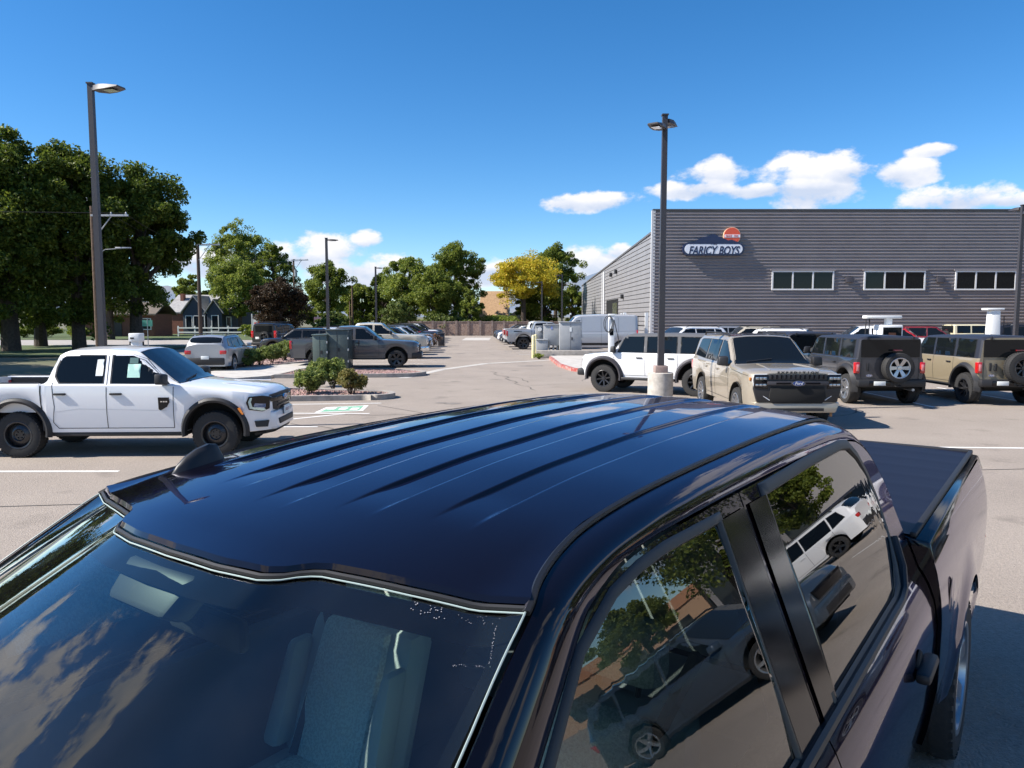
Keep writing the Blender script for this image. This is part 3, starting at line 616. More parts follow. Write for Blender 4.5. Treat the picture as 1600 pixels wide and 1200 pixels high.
def cabinet(name, label, x, y, w, d, h, m, z0=0.0, legs=0, group=None, seam=True, rz=0):
    o = empty(name, (x, y, 0), rz, label, 'utility box', group)
    MB().box(-w / 2, w / 2, -d / 2, d / 2, z0, z0 + h).build('cabinet_body', m, o, bevel=.015)
    MB().box(-w / 2 - .03, w / 2 + .03, -d / 2 - .04, d / 2 + .03, z0 + h, z0 + h + .05).build('lid', m, o, bevel=.01)
    if seam:
        MB().box(-.008, .008, -d / 2 - .006, -d / 2, z0 + .08, z0 + h - .05).build('door_seam', M_BLACK, o, smooth=0)
        for s in (.2, .5, .8): MB().box(w / 2 - .02, w / 2 + .03, -d / 2 - .03, -d / 2 + .03, z0 + h * s - .05, z0 + h * s + .05).build('hinge', M_STEEL, o, smooth=0)
        MB().box(.05, .11, -d / 2 - .05, -d / 2, z0 + h * .5 - .08, z0 + h * .5 + .08).build('handle', M_BLACK, o, smooth=0)
    for k in range(legs): MB().tube([(-w / 2 + .1 + k * (w - .2) / max(1, legs - 1), 0, 0), (-w / 2 + .1 + k * (w - .2) / max(1, legs - 1), 0, z0)], .05, 8).build('conduit', M_FRAME, o)
    return o
M_GBOX = mat('green_cabinet', (.062, .082, .076), .5, coat=.2, noise=(2, (.05, .068, .064), .4, .6)); M_GBOXL = mat('green_cabinet_light', (.085, .115, .10), .5, coat=.2)
cabinet('utility_cabinet', 'tallest dark green utility cabinet beside the shrubs', hx(529, 34.4), 34.5, .98, 1.0, 1.72, M_GBOX, .04)
cabinet('utility_cabinet', 'square dark green utility cabinet left of the tallest one', hx(502.5, 34.3), 34.3, .64, .9, 1.5, M_GBOXL, .04)
cabinet('utility_cabinet', 'narrow green utility cabinet at the end by the tail lamp', hx(488.5, 34.9), 35.4, .32, .6, 1.32, M_GBOX, .04, seam=False)
M_GREYC = mat('grey_cabinet', (.36, .37, .38), .5, noise=(2, (.32, .33, .34), .4, .6))
cb = cabinet('switch_cabinet', 'large grey electrical cabinet beside the silver van', hx(891, 45.3), 45.3, 1.30, .8, 1.92, M_GREYC, .12)
MB().box(-.06, .06, -.412, -.402, 1.5, 1.75).build('notice', M_PAPER, cb, smooth=0)
cb = cabinet('switch_cabinet', 'grey meter cabinet raised on white conduits', hx(861.5, 45.6), 45.6, .92, .5, 1.22, M_GREYC, .66, 4, seam=False)
MB().box(-.04, .06, -.262, -.252, 1.62, 1.8).build('notice', mat('blue_notice', (.25, .3, .6), .6), cb, smooth=0)
cb = cabinet('switch_cabinet', 'small grey panel with a round meter behind the yellow bollard', hx(843, 46.4), 46.4, .5, .4, .75, M_GREYC, 1.02, 2, seam=False)
MB().lathe([(0, 0), (.13, 0), (.12, .12), (0, .13)], 16, 'Y', c=(0, -.34, 1.62)).build('meter', M_FRAME, cb)
cabinet('transformer_box', 'low grey transformer box under the meter panels', hx(847, 45.0), 45.0, .66, .7, .95, M_GREYC, .05, seam=False)
for px, Y, h in ((833.5, 43.6, 1.32), (837, 45.9, 1.3)):
    o = empty('bollard', (hx(px, Y), Y, 0), 0, ('pale yellow bollard before the grey meter cabinets' if Y < 45 else 'second yellow bollard half hidden behind the first'), 'bollard', 'yellow bollards')
    MB().lathe([(0, 0), (.10, 0), (.10, h - .06), (.07, h), (0, h + .02)], 16).build('post', mat('bollard_yellow', (.75, .66, .30), .5, noise=(4, (.66, .60, .38), .4, .6)), o)
# EV chargers
def charger(x, y, label, style, rz=0.0):
    o = empty('vehicle_charger', (x, y, 0), rz, label, 'charger', 'electric vehicle chargers')
    if style == 'post':
        MB().box(-.15, .15, -.12, .12, 0, 2.42).build('post', M_WHITEP, o, bevel=.03); MB().box(-.17, .2, -.14, .14, 2.42, 2.52).build('cap', M_WHITEP, o, bevel=.02)
        pts = [(-.15 + -.22 * math.sin(t) * 1.0 - .05, -.16, 2.0 + .42 * math.cos(t)) for t in np.linspace(0, 6.28, 22)]
        MB().tube(pts, .018, 6, False).build('cable_loop', M_BLACK, o); MB().tube([(p[0] + .07, p[1] - .03, p[2] - .03) for p in pts], .018, 6, False).build('cable_loop', M_BLACK, o)
        MB().tube([(.12, -.15, 2.2), (.26, -.17, 1.6), (.42, -.17, .9), (.5, -.15, .3)], .02, 6).build('cable', M_BLACK, o)
        MB().box(-.10, .10, -.128, -.118, 1.4, 1.75).build('screen', M_GLASSD, o, smooth=0)
    elif style == 'station':
        MB().box(-.42, .42, -.35, .35, 0, 2.05).build('housing', M_WHITEP, o, bevel=.04)
        MB().box(-.36, .36, -.362, -.345, .5, 1.96).build('screen_panel', M_GLASSD, o, smooth=0); MB().box(-.14, .14, -.37, -.36, .5, 1.75).build('screen', mat('charger_screen', (.10, .035, .02), .3, coat=.5), o, smooth=0)
        MB().box(-.12, .12, -.1, .1, 2.05, 2.3).build('neck', M_WHITEP, o, bevel=.02); MB().box(-.95, .45, -.2, .2, 2.3, 2.42).build('cable_arm', M_WHITEP, o, bevel=.03)
        for xx in (-.88, -.74): MB().tube([(xx, 0, 2.32), (xx - .03, -.05, 1.6), (xx + .12, -.1, .8)], .022, 6).build('cable', M_BLACK, o)
    else:
        MB().hexa([(-.24, -.2, 0), (.24, -.2, 0), (.24, .2, 0), (-.24, .2, 0), (-.17, -.16, 2.62), (.17, -.16, 2.62), (.17, .16, 2.62), (-.17, .16, 2.62)]).build('post', M_WHITEP, o, bevel=.03)
        MB().box(-.36, .3, -.2, .2, 2.62, 2.70).build('cap', M_WHITEP, o, bevel=.02); MB().tube([(.34, -.1, 2.4), (.36, -.12, 1.4), (.3, -.12, .5)], .018, 6).build('cable', M_BLACK, o)
    return o
charger(hx(955.5, 40), 40, 'white charger post with coiled black cables before the silver van', 'post')
charger(hx(1388, 30), 30, 'white charging station with dark screen behind the grey off-roader', 'station')
charger(hx(1552, 29), 29, 'tall plain white charger behind the tan off-roader', 'plain')
gt = empty('pipe_rack', (hx(985, 52), 52, 0), 0, 'white posts with wire mesh panel at the building corner', 'rack')
for px in (976, 1010): MB().box(hx(px, 52) - hx(985, 52) - .1, hx(px, 52) - hx(985, 52) + .1, -.1, .1, 0, 2.65).build('post', M_WHITEP, gt, smooth=0)
for z in (1.2, 1.8, 2.4): MB().tube([(hx(976, 52) - hx(985, 52), 0, z), (hx(1010, 52) - hx(985, 52), 0, z)], .02, 6).build('rail', M_BLACK, gt)
for px in (990, 997): MB().tube([(hx(px, 52) - hx(985, 52), 0, .2), (hx(px, 52) - hx(985, 52), 0, 2.45)], .02, 6).build('rail', M_BLACK, gt)
# small street things on the left
ss = empty('street_sign', (hx(230, 50), 50, 0), 0, 'small green street name sign on a thin post under the trees', 'sign')
MB().tube([(0, 0, 0), (0, 0, 2.3)], .03, 8).build('post', M_STEEL, ss); MB().box(-.33, .33, -.02, .02, 1.75, 2.15).build('sign_plate', mat('sign_green', (.10, .35, .26), .5), ss, smooth=0)
vp = empty('white_vent', (hx(212, 19), 19, 0), 0, 'white pedestal box showing above the white pickup roof', 'utility box')
MB().box(-.10, .10, -.1, .1, 0, 1.75).build('pedestal', M_WHITEP, vp, bevel=.01); MB().box(-.14, .14, -.13, .13, 1.75, 1.96).build('cap', M_WHITEP, vp, bevel=.015); MB().box(-.09, .0, -.14, -.13, 1.82, 1.86).build('slot', M_BLACK, vp, smooth=0)
bb = empty('notice_board', (hx(410, 84), 84, 0), 0, 'white real estate style board with red pattern behind the dark off-roader', 'sign')
MB().box(-1.1, 1.1, -.04, .04, .9, 2.4).build('board', M_WHITEP, bb, smooth=0)
for xx in (-1.15, 1.15): MB().box(xx - .05, xx + .05, -.05, .05, 0, 2.7).build('post', M_WHITEP, bb, smooth=0)
for k in range(5): MB().box(-.9 + k * .38, -.66 + k * .38, -.052, -.04, 1.45 + .1 * (k % 2), 1.75 + .12 * (k % 3)).build('pattern', M_SIGNR, bb, smooth=0)
ps = empty('parking_sign', (hx(497, 66), 66, 0), 0, 'small dark parking sign on a pole left of the yellow green tree', 'sign')
MB().tube([(0, 0, 0), (0, 0, 2.5)], .03, 6).build('post', M_STEEL, ps); MB().box(-.35, .35, -.02, .02, 1.7, 2.35).build('sign_plate', mat('sign_grey', (.2, .12, .16), .5), ps, smooth=0); MB().box(-.29, .29, -.026, -.02, 1.76, 1.98).build('sign_text', M_PAPER, ps, smooth=0)
bn = empty('litter_bin', (hx(689.5, 62), 62, 0), 0, 'dark square litter bin at the aisle edge', 'bin')
MB().box(-.25, .25, -.25, .25, 0, .95).build('bin_body', M_POLE, bn, bevel=.03); MB().box(-.28, .28, -.28, .28, .95, 1.05).build('lid', M_POLE, bn, bevel=.02)
# ------------------------------------------------------------------ trees and shrubs
def leaf_mat(name, c, sp=.34, tr=.30): return mat(name, c, .55, rnd=sp, trans=tr, spec=.3)
L_DARK = leaf_mat('maple_leaf', (.105, .145, .020), .5, .42); L_MID = leaf_mat('green_leaf', (.175, .22, .036), .42, .46); L_LIGHT = leaf_mat('light_leaf', (.21, .26, .046), .42, .48)
L_YEL = leaf_mat('yellow_leaf', (.52, .43, .035), .25, .4); L_RED = leaf_mat('plum_leaf', (.055, .036, .018), .5); L_BUSH = leaf_mat('bush_leaf', (.185, .235, .060), .4, .4); L_OLIVE = leaf_mat('olive_leaf', (.13, .17, .04))
def leaf_cloud(name, clumps, size, m, parent, rng):
    P = []
    for (c, r, n) in clumps:
        d = rng.normal(size=(n, 3)); d /= np.linalg.norm(d, axis=1)[:, None]
        P.append(np.array(c) + d * np.array(r) * (rng.uniform(0, 1, (n, 1)) ** .45))
    P = np.concatenate(P); n = len(P)
    nrm = rng.normal(size=(n, 3)) + np.array([0, 0, .55]); nrm /= np.linalg.norm(nrm, axis=1)[:, None]
    t = np.cross(nrm, rng.normal(size=(n, 3))); t /= np.linalg.norm(t, axis=1)[:, None] + 1e-9; b = np.cross(nrm, t)
    s = size * rng.uniform(.6, 1.35, (n, 1))
    V = np.stack([P - t * s, P - b * s * .55 + nrm * s * .12, P + t * s, P + b * s * .55 + nrm * s * .12], 1).reshape(-1, 3)
    me = bpy.data.meshes.new(name); me.vertices.add(4 * n); me.vertices.foreach_set('co', V.astype(np.float32).ravel())
    me.loops.add(4 * n); me.loops.foreach_set('vertex_index', np.arange(4 * n, dtype=np.int32)); me.polygons.add(n)
    me.polygons.foreach_set('loop_start', np.arange(0, 4 * n, 4, dtype=np.int32)); me.polygons.foreach_set('loop_total', np.full(n, 4, np.int32))
    me.update(); me.materials.append(m); o = bpy.data.objects.new(name, me); COL.objects.link(o); o.parent = parent; return o
TREES = [0]
def tree(label, px, Y, ytop, hw, zlow, m, leaves=9000, size=.22, clumps=60, tr=.28, ry=None, lobes=None, lean=0.0, loose=1.0, name='leafy_tree', x=None, H=None, group='trees around the lot', low_fill=.5):
    """px, ytop, hw: photo column, top row and half width of the crown; Y: its distance"""
    TREES[0] += 1; rng = np.random.default_rng(100 + TREES[0])
    hw *= 1.08 if x is None else 1.0
    X = hx(px, Y) if x is None else x; H = at_depth(px, ytop, Y).z if H is None else H; rx = hw * Y / FPX if x is None else hw
    ry = ry or rx * .9; rz = (H - zlow) / 2; zc = (H + zlow) / 2
    o = empty(name, (X, Y, 0), 0, label, 'tree', group)
    cl = []; tips = []; size *= .53; leaves = int(leaves * 2.05); clumps = int(clumps * 1.9)
    for k in range(clumps):
        while True:
            d = rng.normal(size=3); d /= np.linalg.norm(d); rad = rng.uniform(.2, 1) ** .5 * rng.choice((.82, .90, .97))
            p = d * rad
            if p[2] < -.2 and rng.uniform() > low_fill: continue
            break
        if p[2] > .55: p = p * .90
        # narrower at the very top, uneven outline
        wob = 1 + .16 * math.sin(3 * math.atan2(d[1], d[0]) + k % 3) + rng.uniform(-.12, .12)
        taper = 1 - .32 * max(0, p[2]) ** 2
        c = (p[0] * rx * wob * taper + lean * (p[2] + 1), p[1] * ry * wob * taper, zc + p[2] * rz * (1 + rng.uniform(-.05, .08)))
        s = rng.uniform(.10, .26) * loose; cl.append((c, (rx * s, ry * s, min(rz, rx) * s * .8), int(leaves * 1.7 / clumps * rng.uniform(.6, 1.4)))); tips.append(c)
    leaf_cloud('crown', cl, size, m, o, rng)
    fork = zlow + .25 * (H - zlow)
    mb = MB(); mb.tube([(0, 0, -.05), (lean * .1, 0, fork * .5), (lean * .3, 0, fork), (lean * .6, .1, zc), (lean, 0, zc + rz * .55)], [tr * 1.25, tr, tr * .85, tr * .5, tr * .18], 10)
    for c in sorted(tips, key=lambda q: rng.uniform())[:12]:
        z0 = rng.uniform(.75, 1.15) * fork; a = Vector((lean * .3, 0, z0)); e = Vector(c)
        mb.tube([a, a.lerp(e, .45) + Vector((0, 0, .1 * rx)), e], [tr * .42, tr * .26, tr * .07], 6)
    mb.build('trunk', M_BARK, o); return o
BIG = dict(group='big shade trees along the street')
tree('tall dark maple with thick pale trunk at the left edge', 15, 52, 178, 100, .9, L_DARK, 22000, .24, 130, .5, **BIG)
tree('dark maple behind the left light pole', 122, 55, 199, 92, 1.0, L_DARK, 20000, .24, 120, .4, **BIG)
tree('dark maple with leaning trunk beside the street sign', 212, 57, 244, 78, 2.4, L_DARK, 19000, .24, 110, .42, lean=.5, **BIG)
tree('shaded maple standing out of frame beyond the left edge', -110, 50, 210, 85, 3.2, L_DARK, 9000, .26, 70, .5, **BIG)
tree('low dark maple boughs hanging over the brick house', 62, 60, 330, 95, 1.4, L_DARK, 14000, .24, 80, .4, **BIG)
tree('airy pale green tree towering over the grey roofed house', 372, 116, 338, 50, 3, L_LIGHT, 9000, .28, 85, .3, loose=.9)
tree('bright green round tree right of the dark utility pole', 375, 104, 392, 46, 1.2, L_LIGHT, 8000, .27, 70, .3)
tree('thin grey green tree behind the dark red plum', 428, 114, 370, 36, 3, L_MID, 5600, .26, 70, .28, loose=.85)
tree('dark green tree left of the dark utility pole', 298, 112, 418, 26, 1, L_MID, 4500, .26, 40, .3)
tree('dark red purple leaved plum tree', 436, 80, 428, 46, .7, L_RED, 11000, .20, 80, .25)
tree('green pointed tree behind the tall green cabinets light pole', 513, 112, 398, 36, 2, L_MID, 8000, .27, 65, .3)
tree('small yellow green tree behind the utility cabinets', 516, 62, 484, 26, .5, L_OLIVE, 3600, .15, 40, .12)
tree('dark green tree between the two thin far poles', 566, 124, 436, 32, 1, L_MID, 6000, .3, 55, .3)
tree('dark narrow tree left of the tall bright trees', 598, 122, 420, 24, 1, L_DARK, 4500, .3, 45, .3)
tree('broad bright green tree beyond the beige pickup', 640, 106, 388, 42, 1, L_LIGHT, 9500, .27, 80, .3)
tree('tallest bright green tree above the boundary wall', 712, 108, 362, 42, 1, L_MID, 10000, .27, 85, .3)
tree('dark green tree in front of the tallest bright one', 680, 101, 412, 42, 1, L_MID, 8000, .26, 70, .3)
tree('bright low tree at the foot of the far light pole', 622, 90, 466, 26, .3, L_OLIVE, 4200, .2, 45, .15)
tree('low bright green tree by the end of the boundary wall', 735, 99, 452, 22, .4, L_LIGHT, 4200, .22, 40, .15)
tree('yellow leaved honey locust above the tan house', 818, 104, 392, 56, 3.4, L_YEL, 9000, .24, 75, .32, low_fill=.35)
tree('dark green tree rising behind the yellow locust', 868, 118, 374, 38, 3.5, L_MID, 7000, .28, 60, .3)
tree('green tree at the far corner of the grey building', 893, 126, 442, 24, .6, L_LIGHT, 5000, .3, 45, .3)
tree('dark green tree under the yellow locust', 850, 108, 436, 36, .8, L_MID, 6000, .26, 55, .3)
tree('dark evergreen between yellow locust and tan house', 820, 107, 450, 17, .6, L_DARK, 3600, .24, 35, .2)
tree('rounded tree on the far side of the lot shown in the side window', 0, 14.5, 0, 4.2, 1.8, L_MID, 9000, .16, 80, .22, x=25.0, H=9.5, group='trees shown in the side window')
tree('smaller tree by the tan building shown in the side window', 0, 15, 0, 2.6, 1.4, L_MID, 5000, .17, 50, .18, x=38.0, H=5.6, group='trees shown in the side window')
tree('tree beside the showroom shown in the rear door glass', 0, 24, 0, 2.4, 1.6, L_MID, 4500, .17, 45, .18, x=33.0, H=6.2, group='trees shown in the side window')
tree('street tree behind the camera reflected in the windscreen', 0, -22, 0, 6, 2.5, L_DARK, 7000, .25, 60, .35, x=-30.0, H=12, group='trees shown in the side window')
def shrub(label, x, y, w, h, m=L_BUSH, leaves=2600, size=.042, z0=.1, group='shrubs on the islands'):
    TREES[0] += 1; rng = np.random.default_rng(500 + TREES[0]); w *= 1.18; h *= 1.1; leaves = int(leaves * 1.5); o = empty('shrub', (x, y, 0), 0, label, 'shrub', group); cl = []; tips = []
    for k in range(26):
        d = rng.normal(size=3); d /= np.linalg.norm(d); r = rng.uniform(.3, 1) ** .5 * .8; c = (d[0] * w * r, d[1] * w * r, z0 + h * .54 + d[2] * h * .42 * r); s = rng.uniform(.22, .38)
        cl.append((c, (w * s, w * s, h * s * .55), int(leaves / 26))); tips.append(c)
    leaf_cloud('foliage', cl, size, m, o, rng)
    mb = MB()
    for c in tips[:14]: mb.tube([(c[0] * .12, c[1] * .12, z0 - .03), (c[0] * .5, c[1] * .5, z0 + h * .3), c], [.012, .009, .004], 5)
    mb.build('stem', M_BARK, o); return o
for px, yb, w, h, mm, lab in ((484, 621, .44, .80, L_BUSH, 'bright shrub at the left end of the gravel island'), (521, 612, .46, .98, L_BUSH, 'tallest shrub in the middle of the gravel island'), (549, 622, .42, .74, leaf_mat('reddish_bush_leaf', (.22, .20, .06), .4, .4), 'reddish tipped shrub at the right end of the gravel island')):
    g = ground(px, yb); shrub(lab, g.x, g.y, w, h, mm)
g = ground(505, 604); shrub('shrub behind the others on the gravel island', g.x, g.y, .42, .85)
for i, (px, yb, w, h) in enumerate(((383, 577, .55, .78), (407, 573, .58, .9), (425, 569, .55, .85), (444, 565, .6, .95), (458, 561, .5, .9))):
    g = ground(px, yb); shrub(('first', 'second', 'third', 'fourth', 'fifth')[i] + ' shrub from the silver car in the hedge row', g.x, g.y, w, h, L_BUSH, 2600, .05, group='shrubs of the hedge row')
shrub('rounded green bush behind the boundary wall below the tan house', hx(772, 101), 101, 2.6, 2.6, L_LIGHT, 2600, .16, 0, 'bushes behind the boundary wall')
shrub('long green bush behind the boundary wall under the yellow tree', hx(792, 100), 100, 2.2, 2.3, L_LIGHT, 2200, .16, 0, 'bushes behind the boundary wall')
shrub('leafy bush behind the boundary wall below the tall trees', hx(700, 98.5), 98.5, 3.0, 2.7, L_OLIVE, 3000, .16, 0, 'bushes behind the boundary wall')
shrub('dry reddish ornamental grass clump by the parked row', hx(676, 60), 59.5, .7, 1.15, leaf_mat('dry_grass', (.24, .15, .09)), 1500, .06, 0, 'bushes along the parked row')
g = ground(842, 561); shrub('weed tuft at the foot of the yellow bollard', g.x, g.y, .3, .32, L_LIGHT, 500, .04, 0, 'weeds')
for i, (px, Y) in enumerate(((40, 86), (75, 88), (118, 84), (392, 90))):
    shrub(('first', 'second', 'third', 'fourth')[i] + ' dark bush before the houses from the left', hx(px, Y), Y, 1.3, 1.4, L_MID, 1500, .12, 0, 'bushes before the houses')

for i, (px, yt, hw_, Y) in enumerate(((-60, 470, 60, 130), (40, 462, 60, 135), (140, 468, 50, 130), (255, 474, 40, 150), (330, 470, 40, 150), (420, 468, 45, 150), (490, 462, 40, 155), (545, 470, 40, 150), (610, 468, 40, 150), (770, 474, 30, 150), (930, 468, 30, 160))):
    tree(('first', 'second', 'third', 'fourth', 'fifth', 'sixth', 'seventh', 'eighth', 'ninth', 'tenth', 'last')[i] + ' low tree from the left in the hazy background row', px, Y, yt, hw_, .2, (L_MID, L_DARK)[i % 2], 2600, .42, 34, .2, group='background row of trees', low_fill=1.0)
tree('dark spreading tree shading the brick house', 172, 80, 395, 62, 1.6, L_DARK, 9000, .26, 70, .35, group='big shade trees along the street')
tree('large shade tree just beyond the left edge of the lot', 0, 40, 0, 6.5, 2.2, L_DARK, 9000, .28, 70, .4, x=-42.0, H=15, group='big shade trees along the street')
tree('second shade tree beyond the left edge nearer the camera', 0, 31, 0, 6.0, 2.2, L_DARK, 9000, .28, 70, .4, x=-34.5, H=14, group='big shade trees along the street')
# ------------------------------------------------------------------ vehicles
def smooth_fn(pts, sm):
    xs = [p[0] for p in pts]; ys = [p[1] for p in pts]
    if xs[0] > xs[-1]: xs, ys = xs[::-1], ys[::-1]
    k = np.linspace(-sm, sm, 7)
    return (lambda x: float(np.mean(np.interp(x + k, xs, ys)))) if sm else (lambda x: float(np.interp(x, xs, ys)))
WHEELS = {}
def wheel_meshes(Rw, wd, style):
    key = (Rw, wd, style)
    if key in WHEELS: return WHEELS[key]
    rr = Rw * (.60 if style in ('steel', 'beadlock') else .68); h = wd / 2
    mb = MB(); mb.lathe([(rr, -h * .8), (rr + .01, -h * .95), (Rw * .86, -h), (Rw * .955, -h * .92), (Rw, -h * .7), (Rw, -h * .2), (Rw - .008, -h * .15), (Rw - .008, h * .15), (Rw, h * .2), (Rw, h * .7), (Rw * .955, h * .92), (Rw * .86, h), (rr + .01, h * .95), (rr, h * .8)], 48, 'Y', closed=True)
    lug = style in ('beadlock', 'steel', 'offroad')
    n = 40
    for k in range(n):
        a = 2 * math.pi * k / n
        for sgn in (-1, 1):
            aa = a + (.5 * 2 * math.pi / n if sgn > 0 else 0); ca, sa = math.cos(aa), math.sin(aa); w = math.pi * Rw / n * .55; d = .012 if lug else .004
            def Q(t, y, r): return (r * ca - t * sa, y, r * sa + t * ca)
            y0, y1 = sgn * h * .28, sgn * h * .97
            mb.hexa([Q(-w, y0, Rw - .01), Q(w, y0, Rw - .01), Q(w, y1, Rw * .95), Q(-w, y1, Rw * .95), Q(-w, y0, Rw + d), Q(w, y0, Rw + d), Q(w, y1, Rw * .955 + d), Q(-w, y1, Rw * .955 + d)])
    ty = mb.build('wheel', M_RUB, None); tm = ty.data; bpy.data.objects.remove(ty)
    mb = MB(); mb.lathe([(rr + .012, h * .92), (rr, h * .97), (rr - .022, h * .93), (rr - .03, h * .5), (rr - .035, -h * .6)], 40, 'Y')
    yo = h * .62
    if style == 'steel':
        mb.lathe([(rr - .03, h * .35), (rr * .72, h * .55), (rr * .45, h * .72), (rr * .36, h * .55), (.0, h * .55)], 40, 'Y')
        for k in range(6):
            a = k * math.pi / 3; mb.lathe([(0, .02), (.013, .02), (.015, 0)], 8, 'Y', c=(rr * .25 * math.cos(a), h * .56, rr * .25 * math.sin(a)))
    else:
        ns = {'spoke5': 5, 'spoke6': 6, 'beadlock': 8, 'offroad': 6, 'multi': 10}[style]
        for k in range(ns):
            a = 2 * math.pi * k / ns; ca, sa = math.cos(a), math.sin(a); w0 = .05 if ns < 8 else .028; w1 = .034 if ns < 8 else .022
            if style in ('spoke6', 'offroad'): w0, w1 = .045, .065
            def Q(r, t, y): return (r * ca - t * sa, y, r * sa + t * ca)
            r0, r1 = .05, rr - .012
            mb.hexa([Q(r0, -w0, yo - .05), Q(r1, -w1, yo - .02), Q(r1, w1, yo - .02), Q(r0, w0, yo - .05), Q(r0, -w0 * .8, yo), Q(r1, -w1 * .8, h * .88), Q(r1, w1 * .8, h * .88), Q(r0, w0 * .8, yo)])
        mb.lathe([(0, yo + .02), (.055, yo + .015), (.07, yo - .02), (.07, yo - .06)], 16, 'Y')
        if style == 'beadlock':
            for k in range(20): a = k * math.pi / 10; mb.lathe([(0, .012), (.010, .01), (.012, 0)], 6, 'Y', c=((rr - .012) * math.cos(a), h * .95, (rr - .012) * math.sin(a)))
    ri = mb.build('rim', M_ALLOY, None); rm = ri.data; bpy.data.objects.remove(ri)
    mb = MB(); mb.lathe([(rr - .02, -h * .1), (rr * .62, -h * .05), (rr * .6, .02), (0, .02)], 28, 'Y'); di = mb.build('brake_disc', M_UNDER, None); dm = di.data; bpy.data.objects.remove(di)
    WHEELS[key] = (tm, rm, dm); return WHEELS[key]
class Car:
    def __init__(s, name, label, cat, x, y, deg, group=None):
        s.root = empty(name, (x, y, 0), R(deg), label, cat, group)
    def part(s, name, mb, m, parent=None, **k): return mb.build(name, m, parent or s.root, **k)
    def shape(s, x0, x1, top, belt, width, zbot, arches, tumble=.30, bed=None, sm=.05, crown=.03, edge=.09, low=.045):
        s.x0, s.x1, s.zbot, s.arches, s.tumble, s.bed, s.crown, s.edge, s.low = x0, x1, zbot, arches, tumble, bed, crown, edge, low
        s.top = smooth_fn(top, sm); s.belt = smooth_fn(belt, sm); s.width = smooth_fn(width, sm * .6)
    def zb(s, x):
        z = s.zbot if not callable(s.zbot) else s.zbot(x)
        for xc, Ra, zc in s.arches:
            if abs(x - xc) < Ra: z = max(z, zc + math.sqrt(max(0, Ra * Ra - (x - xc) ** 2)))
        return z
    def sec(s, x):
        zs, zt, w, zb = s.belt(x), s.top(x), s.width(x), s.zb(x); zb = min(zb, zs - .05); inbed = s.bed and s.bed[0] < x < s.bed[1]
        if inbed: zt = zs
        h = max(zt - zs, 0.0); g = min(h / .15, 1.0)
        P = [(w * .5, zb), (w - s.low, zb), (w - .006, zb + .4 * (zs - zb)), (w, zb + .75 * (zs - zb)), (w - .02, zs)]
        if inbed: return P + [(w - .03, zs + .012), (w - .09, zs + .012), (w - .10, zs), (w - .12, zs - .48), (0, zs - .48)]
        y6 = w - .05 - s.tumble * h * .9; y7 = y6 - .02 - min(.07, .5 * h + .03)
        return P + [(w - .02 - .02 * g, zs + .012 * g + .006), (y6, zs + max(.5 * h, h - s.edge)), (y7, zt - .012 * g), (y7 * .5, zt + s.crown * .75), (0, zt + s.crown)]
    def sideY(s, x, z):
        P = s.sec(x)[1:8]; return float(np.interp(z, [p[1] for p in P], [p[0] for p in P]))
    def topZ(s, x, y):
        P = s.sec(x)[6:]; ys = [p[0] for p in P][::-1]; zs = [p[1] for p in P][::-1]; return float(np.interp(abs(y), ys, zs))
    def loft(s, m, roof_m=None, n=70, roof_name='hardtop'):
        e = 1e-3; xs = set(np.linspace(s.x0, s.x1, n).tolist())
        for xc, Ra, zc in s.arches:
            for a in np.linspace(0, math.pi, 15): xs.add(xc - Ra * math.cos(a))
            xs |= {xc - Ra - e, xc + Ra + e}
        if s.bed: xs |= {s.bed[0] - e, s.bed[0] + e, s.bed[1] - e, s.bed[1] + e}
        xs = sorted(x for x in xs if s.x0 <= x <= s.x1); S = [s.sec(x) for x in xs]; K = len(S[0])
        lo, hi = MB(), MB()
        for sg in (1, -1):
            for i in range(len(xs) - 1):
                for j in range(K - 1):
                    q = [(xs[i], sg * S[i][j][0], S[i][j][1]), (xs[i + 1], sg * S[i + 1][j][0], S[i + 1][j][1]), (xs[i + 1], sg * S[i + 1][j + 1][0], S[i + 1][j + 1][1]), (xs[i], sg * S[i][j + 1][0], S[i][j + 1][1])]
                    up = roof_m is not None and j >= 5 and s.top(xs[i]) - s.belt(xs[i]) > .32
                    (hi if up else lo).add(q, [(0, 1, 2, 3)])
        for i in (0, len(xs) - 1):
            lo.poly([(xs[i], y, z) for y, z in S[i]] + [(xs[i], -y, z) for y, z in S[i][::-1][1:]])
        s.part('body', lo, m, smooth=32)
        if roof_m is not None: s.part(roof_name, hi, roof_m, smooth=32)
        for xc, Ra, zc in s.arches:
            for sg in (1, -1):
                ww = s.width(xc) - .012; s.part('wheel_well', MB().grid(lambda u, v: (xc + (Ra - .008) * math.cos(math.pi * u), sg * (ww - .34 * v), zc + (Ra - .008) * math.sin(math.pi * u)), 18, 2), M_UNDER, smooth=60)
        w = s.width(0); z = (s.zbot if not callable(s.zbot) else s.zbot(0))
        s.part('underbody', MB().box(s.x0 + .12, s.x1 - .12, -w + .30, w - .30, z - .06, max(a[2] + a[1] for a in s.arches) + .03), M_UNDER, smooth=0)
    def wheels(s, Rw, wd, style, rim_m, xs=None, inset=.01, rm=None):
        for xc in (xs or [a[0] for a in s.arches]):
            for sg in (1, -1):
                t, r, d = wheel_meshes(Rw, wd, style)
                o = bpy.data.objects.new('wheel', t); COL.objects.link(o); o.parent = s.root; o.location = (xc, sg * (s.width(0) - wd / 2 - inset), Rw); o.rotation_euler = (0, RNG.uniform(0, 1), 0 if sg > 0 else math.pi)
                s.rim(o, r, d, rim_m)
